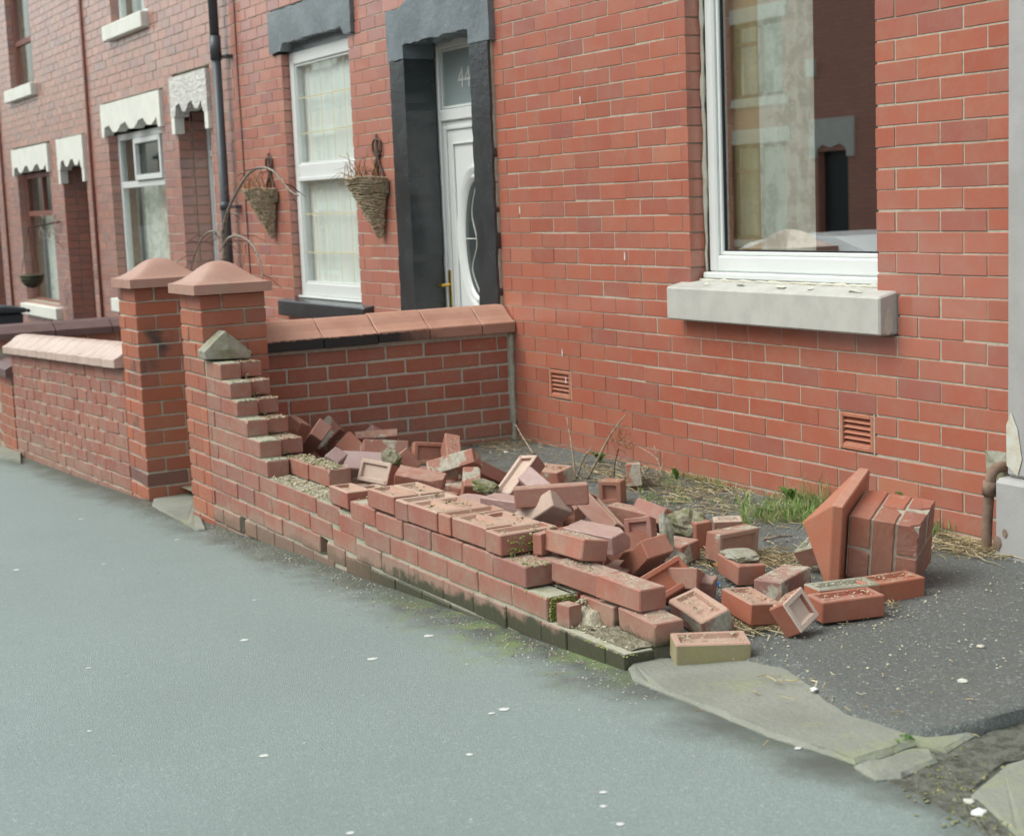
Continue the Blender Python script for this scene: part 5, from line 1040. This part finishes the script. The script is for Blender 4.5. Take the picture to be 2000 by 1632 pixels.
m.build('leaf', 'weed', wd_)
m = MB()
def straw(u, v, ru, rv, n, L=(.04, .16), gz=yard_at, lift=.012):
    for i in range(n):
        b = gz(u+random.gauss(0, ru), v+random.gauss(0, rv)); a = random.uniform(0, 3.14); l = random.uniform(*L)/2; d = Vector((math.cos(a), math.sin(a), 0))*l; b.y = min(b.y, -.02); e = random.uniform(.003, lift)
        pts = [b-d+Vector((0, 0, e+rj(.003))), b+Vector((rj(.012), rj(.012), e+abs(rj(.008)))), b+d+Vector((0, 0, e+rj(.004)))]
        for p in pts: p.y = min(p.y, -.006)
        m.tube(pts, random.uniform(.0009, .0024), 3)
straw(980, 868, 45, 9, 90); straw(1000, 885, 40, 12, 40); straw(1230, 935, 70, 14, 110); straw(1330, 950, 60, 14, 110); straw(1420, 975, 40, 16, 70); straw(1540, 1010, 60, 16, 70)
straw(1520, 1095, 40, 9, 130); straw(1460, 1085, 60, 12, 50); straw(1480, 1215, 40, 14, 140); straw(1440, 1225, 30, 10, 40); straw(1620, 1210, 40, 8, 20, (.02, .07)); straw(1730, 1190, 18, 6, 14, (.02, .07)); straw(1900, 1065, 50, 12, 230); straw(1960, 1080, 40, 10, 60); straw(1390, 1090, 25, 14, 90); straw(1340, 985, 60, 16, 80); straw(1180, 920, 50, 10, 80)
straw(1700, 1345, 140, 45, 14, (.01, .03)); straw(1560, 1345, 45, 20, 24, (.01, .05), lambda u, v: ground_at(u, v, .014))
tag(m.build('straw', 'straw'), 'loose straw and dead stalks strewn over the yard', 'straw', kind='stuff')
pts = []
for i in range(1500):
    x = random.uniform(.1, 4.7); y = random.uniform(-1.5, -.03); pts.append((x, y, yard_z(x, y)+.004))
for i in range(900):
    u, v = random.choice(((1420, 1150, 40, 30), (1330, 960, 90, 14), (1230, 930, 60, 14), (1560, 1000, 70, 20), (1000, 880, 50, 14), (1400, 1000, 50, 14)))[:2]; p = yard_at(u+random.gauss(0, 45), v+random.gauss(0, 16)); pts.append((p.x, min(p.y, -.01), yard_z(p.x, p.y)+.005))
for i in range(2600):
    x = random.uniform(.2, 4.1); y = random.gauss(-1.1, .25); y = max(-1.56, min(-.05, y)); pts.append((x, y, yard_z(x, y)+.005))
for nm in RUB:
    c, q, L, _ = POSES[nm]; Q = Quaternion(q).to_matrix(); a = max(range(3), key=lambda a: abs(Q[2][a])); sg = 1 if Q[2][a] > 0 else -1; hs_ = (L/2, .051, .034)
    if abs(Q[2][a]) < .8: continue
    for i in range(60):
        l = [random.uniform(-.85, .85)*hs_[b] for b in range(3)]; l[a] = sg*(hs_[a]-.001); pts.append(tuple(Vector(c)+Q @ Vector(l)))
scatter_crumbs('yard_grit', 'crumb', pts, None, (.0015, .0065), .6)
m = MB()
for (u0, v0, u1, v1, r) in ((1490, 1054, 1548, 1046, .006), (1190, 880, 1270, 920, .002), (1690, 1076, 1400, 1085, .0), (1350, 1075, 1405, 1100, .003), (1375, 940, 1395, 952, .004), (1440, 960, 1470, 975, .004)):
    if r: a, b = yard_at(u0, v0, .02), yard_at(u1, v1, .02); tag(MB().tube([a, (a+b)/2+Vector((rj(.01), rj(.01), .006)), b], [r, r*.9, r*.5], 6).build('stick', 'twig'), {.006: 'dark stick lying between lone frogged brick and fallen cap', .002: 'thin dry twig near the small red bat', .003: 'pale straw-like stick beside the mortar-capped brick', .004: 'short dead stalk on the grassy strip'}[r], 'stick', 'short dead stalks' if r == .004 else None)
p = yard_at(1388, 1137, .012); tag(lumpy('sweet_wrapper', 'bluefoil', None, p, (.032, .018, .008), (.1, .2, .4), 3, .5, 3, 11), 'crumpled blue plastic wrapper between the fallen bricks', 'wrapper')
for i, (u, v, s, gz, lab) in enumerate([(988, 884, .014, yard_at, 'small white scrap near the dividing wall'), (1452, 1036, .01, yard_at, 'white snail-like pebble beside the grass clump'), (1590, 1348, .012, lambda a, b_: ground_at(a, b_, .016), 'white scrap on the edge of the threshold slab'), (1915, 1264, .012, yard_at, 'pale flat pebble alone on the yard asphalt'), (1880, 1332, .014, yard_at, 'beige flat stone on the yard asphalt'), (1912, 1590, .018, ground_at, 'white scrap of litter in the gutter'), (1892, 1568, .014, ground_at, 'cigarette-end coloured scrap in the gutter')]):
    p = gz(u, v); tag(lumpy('litter' if i not in (1, 3, 4) else 'pebble', 'white' if i not in (3, 4, 6) else 'flake', None, p+Vector((0, 0, .004)), (s, s*.8, s*.35), (0, 0, i), 2, .35, 2, 20+i), lab, 'litter' if i not in (1, 3, 4) else 'pebble')
for i, (u, v) in enumerate([(1448, 1195), (1466, 1210), (1400, 1110)]):
    p = yard_at(u, v, .015); m = MB(); vs = []
    for k in range(6):
        f = k/5; wd = .022*math.sin(math.pi*(f*.9+.06)); vs += [(p.x-.03+.06*f, p.y-wd, p.z+.01*math.sin(f*4)+.012), (p.x-.03+.06*f, p.y, p.z+.01*math.sin(f*4)), (p.x-.03+.06*f, p.y+wd, p.z+.01*math.sin(f*4)+.012)]
    m.add(vs, [(3*k+j, 3*k+j+1, 3*k+4+j, 3*k+3+j) for k in range(5) for j in range(2)]); tag(m.build('dead_leaf', 'leafdead', None, True), 'curled brown dead leaf among the straw by the fallen bricks', 'leaf', 'dead leaves by the fallen bricks')
# ---- weeping shrub behind the gate piers
sh = thing('weeping_shrub', 'leafless weeping shrub with arching twigs behind the gate piers', 'shrub'); YS = -.95
S = lambda px, dy=0.: [tuple(aty(u, v, YS+dy*i)) for i, (u, v) in enumerate(px)]
tr = S([(437, 640), (436, 560), (438, 500), (435, 462), (436, 448)]); MB().tube(curve_pts(tr, 5), .018, 8).build('trunk', 'twig', sh, True)
twigs = [([(437, 478), (428, 456), (412, 452), (395, 465), (382, 492), (373, 525)], .0105), ([(437, 482), (446, 466), (463, 461), (482, 468), (498, 486), (508, 512), (513, 545), (514, 600)], .0105), ([(436, 452), (440, 430), (450, 400), (468, 365), (485, 340), (505, 328), (528, 331), (548, 350), (566, 372), (582, 382)], .012)]
for px, r in twigs:
    q = curve_pts(S(px, -.01), 5); MB().tube(q, [r*(1-.6*i/(len(q)-1)) for i in range(len(q))], 6).build('branch', 'twig', sh, True)
    for i in range(9):
        k = random.randrange(3, len(q)-1); a = q[k]; e = a+Vector((rj(.16), rj(.16), -random.uniform(.0, .09))); mid = (a+e)/2+Vector((rj(.02), rj(.02), .02)); MB().tube([a, mid, e], [.003, .0025, .0018], 4).build('twig', 'iron', sh)
# ---- wicker cone baskets on scrolled brackets
def basket(lab, bx, zr, scale, seed):
    rg = random.Random(seed); t = thing('wall_basket', lab, 'basket', 'wicker wall baskets'); rx, ry, hgt = .15*scale, .22*scale, .37*scale; m = MB(); n = 25
    for k in range(n):
        f = k/(n-1); z = zr-hgt*f; a, b = rx*(1-f*.9), ry*(1-f*.9); c = []
        for i in range(15): an = math.pi+math.pi*i/14; c.append((bx+a*math.cos(an)+rg.uniform(-.004, .004)+.03*f, -.02+b*math.sin(an)+rg.uniform(-.004, .004), z+rg.uniform(-.003, .003)+.005*math.sin(i*1.3+k*.7)))
        m.tube(c, .0078*scale*rg.uniform(.8, 1.15), 5)
    m.build('basket_weave', 'wicker', t)
    m = MB(); m.box(bx-rx, bx+rx, -.045, -.012, zr-.1, zr-.01); m.add([(bx+rx*.9*math.cos(math.pi+math.pi*i/10), -.03+ry*.9*math.sin(math.pi+math.pi*i/10), zr-.025) for i in range(11)], [tuple(range(11))]); m.build('compost', 'soil', t)
    m = MB(); hz = zr+.02
    for s in (-1, 1):
        m.tube(curve_pts([(bx+s*.006, -.012, hz+.22*scale), (bx+s*.055*scale, -.012, hz+.20*scale), (bx+s*.06*scale, -.012, hz+.14*scale), (bx+s*.02*scale, -.012, hz+.12*scale), (bx+s*.022*scale, -.012, hz+.155*scale)], 6), .008, 5)
        m.tube(curve_pts([(bx, -.012, hz+.14*scale), (bx+s*.03*scale, -.012, hz+.06*scale), (bx+s*.08*scale, -.012, hz), (bx+s*.09*scale, -.012, hz-.06)], 6), .008, 5)
    m.tube([(bx, -.014, hz+.25*scale), (bx, -.014, hz-.1)], .009, 6); m.build('scroll_bracket', 'iron', t, True)
    m = MB()
    for i in range(26):
        a = Vector((bx+rg.uniform(-rx, rx)*.8, -.03-rg.uniform(.1, .9)*ry, zr)); e = a+Vector((rg.uniform(-.26, .18), rg.uniform(-.12, .05), rg.uniform(-.04, .16))); m.tube([a, (a+e)/2+Vector((0, 0, .05)), e], [.003, .002, .0012], 4)
        for j in range(3): q = e+Vector((rg.uniform(-.02, .02), rg.uniform(-.02, .02), rg.uniform(-.02, .02))); m.add([q, q+Vector((.008, .002, .004)), q+Vector((.002, .006, .01))], [(0, 1, 2)])
    m.build('dead_twigs', 'leafdead', t)
basket('wicker cone basket between gold leaded window and black door surround', -1.66, .82, 1., 4); basket('wicker cone basket between downpipe and gold leaded window', -3.60, .80, .95, 9)
hb = thing('hanging_basket', 'small dark round hanging basket before the brown framed window', 'basket'); pc = aty(62, 535, -.35)
m = MB()
for j in range(6):
    r0 = .12*math.cos(j*.28); z = pc.z-.02-.12*math.sin(j*.28)*1.0; m.tube([(pc.x+r0*math.cos(6.283*i/14), pc.y+r0*math.sin(6.283*i/14), z) for i in range(15)], .015, 5)
m.build('bowl', 'darkbasket', hb); m = MB(); m.add([(pc.x+.115*math.cos(.6283*i), pc.y+.115*math.sin(.6283*i), pc.z-.02) for i in range(10)], [tuple(range(10))]); m.build('compost', 'mortar_dark', hb)
m = MB()
for i in range(3): m.tube([(pc.x+.115*math.cos(2.09*i), pc.y+.115*math.sin(2.09*i), pc.z), (pc.x, pc.y, pc.z+.5)], .004, 4)
m.tube([(pc.x, pc.y, pc.z+.5), (pc.x, 0, pc.z+.55)], .008, 5); m.build('chain', 'iron', hb)
tw = thing('dead_creeper', 'tangle of bare creeper twigs beside the brown framed window', 'plant'); pc = aty(95, 445, -.06); m = MB()
for i in range(26): a = pc+Vector((rj(.35), rj(.04), rj(.14))); m.tube([a, a+Vector((rj(.2), rj(.04), rj(.1)))], .005, 4)
m.build('twig', 'twig', tw)
bn = thing('wheelie_bin', 'dark wheelie bin standing past the farthest garden walls', 'bin'); pb = aty(-14, 598, -1.0)
m = MB(); x, y, z = pb.x-.1, pb.y, pb.z
m.add([(x+sx*.24*k, y+sy*.27*k, z-.08-h) for h, k in ((0, 1.), (.95, .78)) for sx, sy in ((-1, -1), (1, -1), (1, 1), (-1, 1))], [(0, 1, 5, 4), (1, 2, 6, 5), (2, 3, 7, 6), (3, 0, 4, 7), (0, 3, 2, 1), (4, 5, 6, 7)]); m.build('body', 'binplastic', bn, False, .02)
m = MB(); m.prism([(y-.30, z-.075), (y+.30, z-.075), (y+.30, z-.03), (y+.1, z+.0), (y-.2, z+.0), (y-.30, z-.035)], x-.27, x+.27, 'x'); m.build('lid', 'binplastic', bn, False, .015)
m = MB(); m.tube([(x-.25, y+.32, z-.06), (x+.25, y+.32, z-.06)], .018, 8); m.build('handle', 'binplastic', bn)
for s in (-1, 1): m = MB(); m.tube([(x+s*.20, y+.22, z-.94), (x+s*.25, y+.22, z-.94)], .10, 14); m.build('wheel', 'rubber', bn)
# ================================================================== put every thing's empty at the base of the thing
bpy.context.view_layer.update()
def descend(o):
    for c in o.children:
        yield c; yield from descend(c)
for o in list(SC.objects):
    if o.type == 'EMPTY' and o.parent is None:
        pts = [c.matrix_world @ Vector(k) for c in descend(o) if c.type == 'MESH' for k in c.bound_box]
        if not pts: continue
        base = Vector(((min(p.x for p in pts)+max(p.x for p in pts))/2, (min(p.y for p in pts)+max(p.y for p in pts))/2, min(p.z for p in pts)))
        for c in o.children: c.location = c.location-base
        o.location = base
for o in SC.objects:                               # single-mesh things built in place: move their origin to their base
    if o.type == 'MESH' and o.parent is None and o.data.users == 1 and o.location.length < 1e-6 and not o.children and o.get('kind') != 'structure':
        vs = o.data.vertices; c = Vector((sum(v.co.x for v in vs)/len(vs), sum(v.co.y for v in vs)/len(vs), min(v.co.z for v in vs))); o.data.transform(Matrix.Translation(-c)); o.location = c
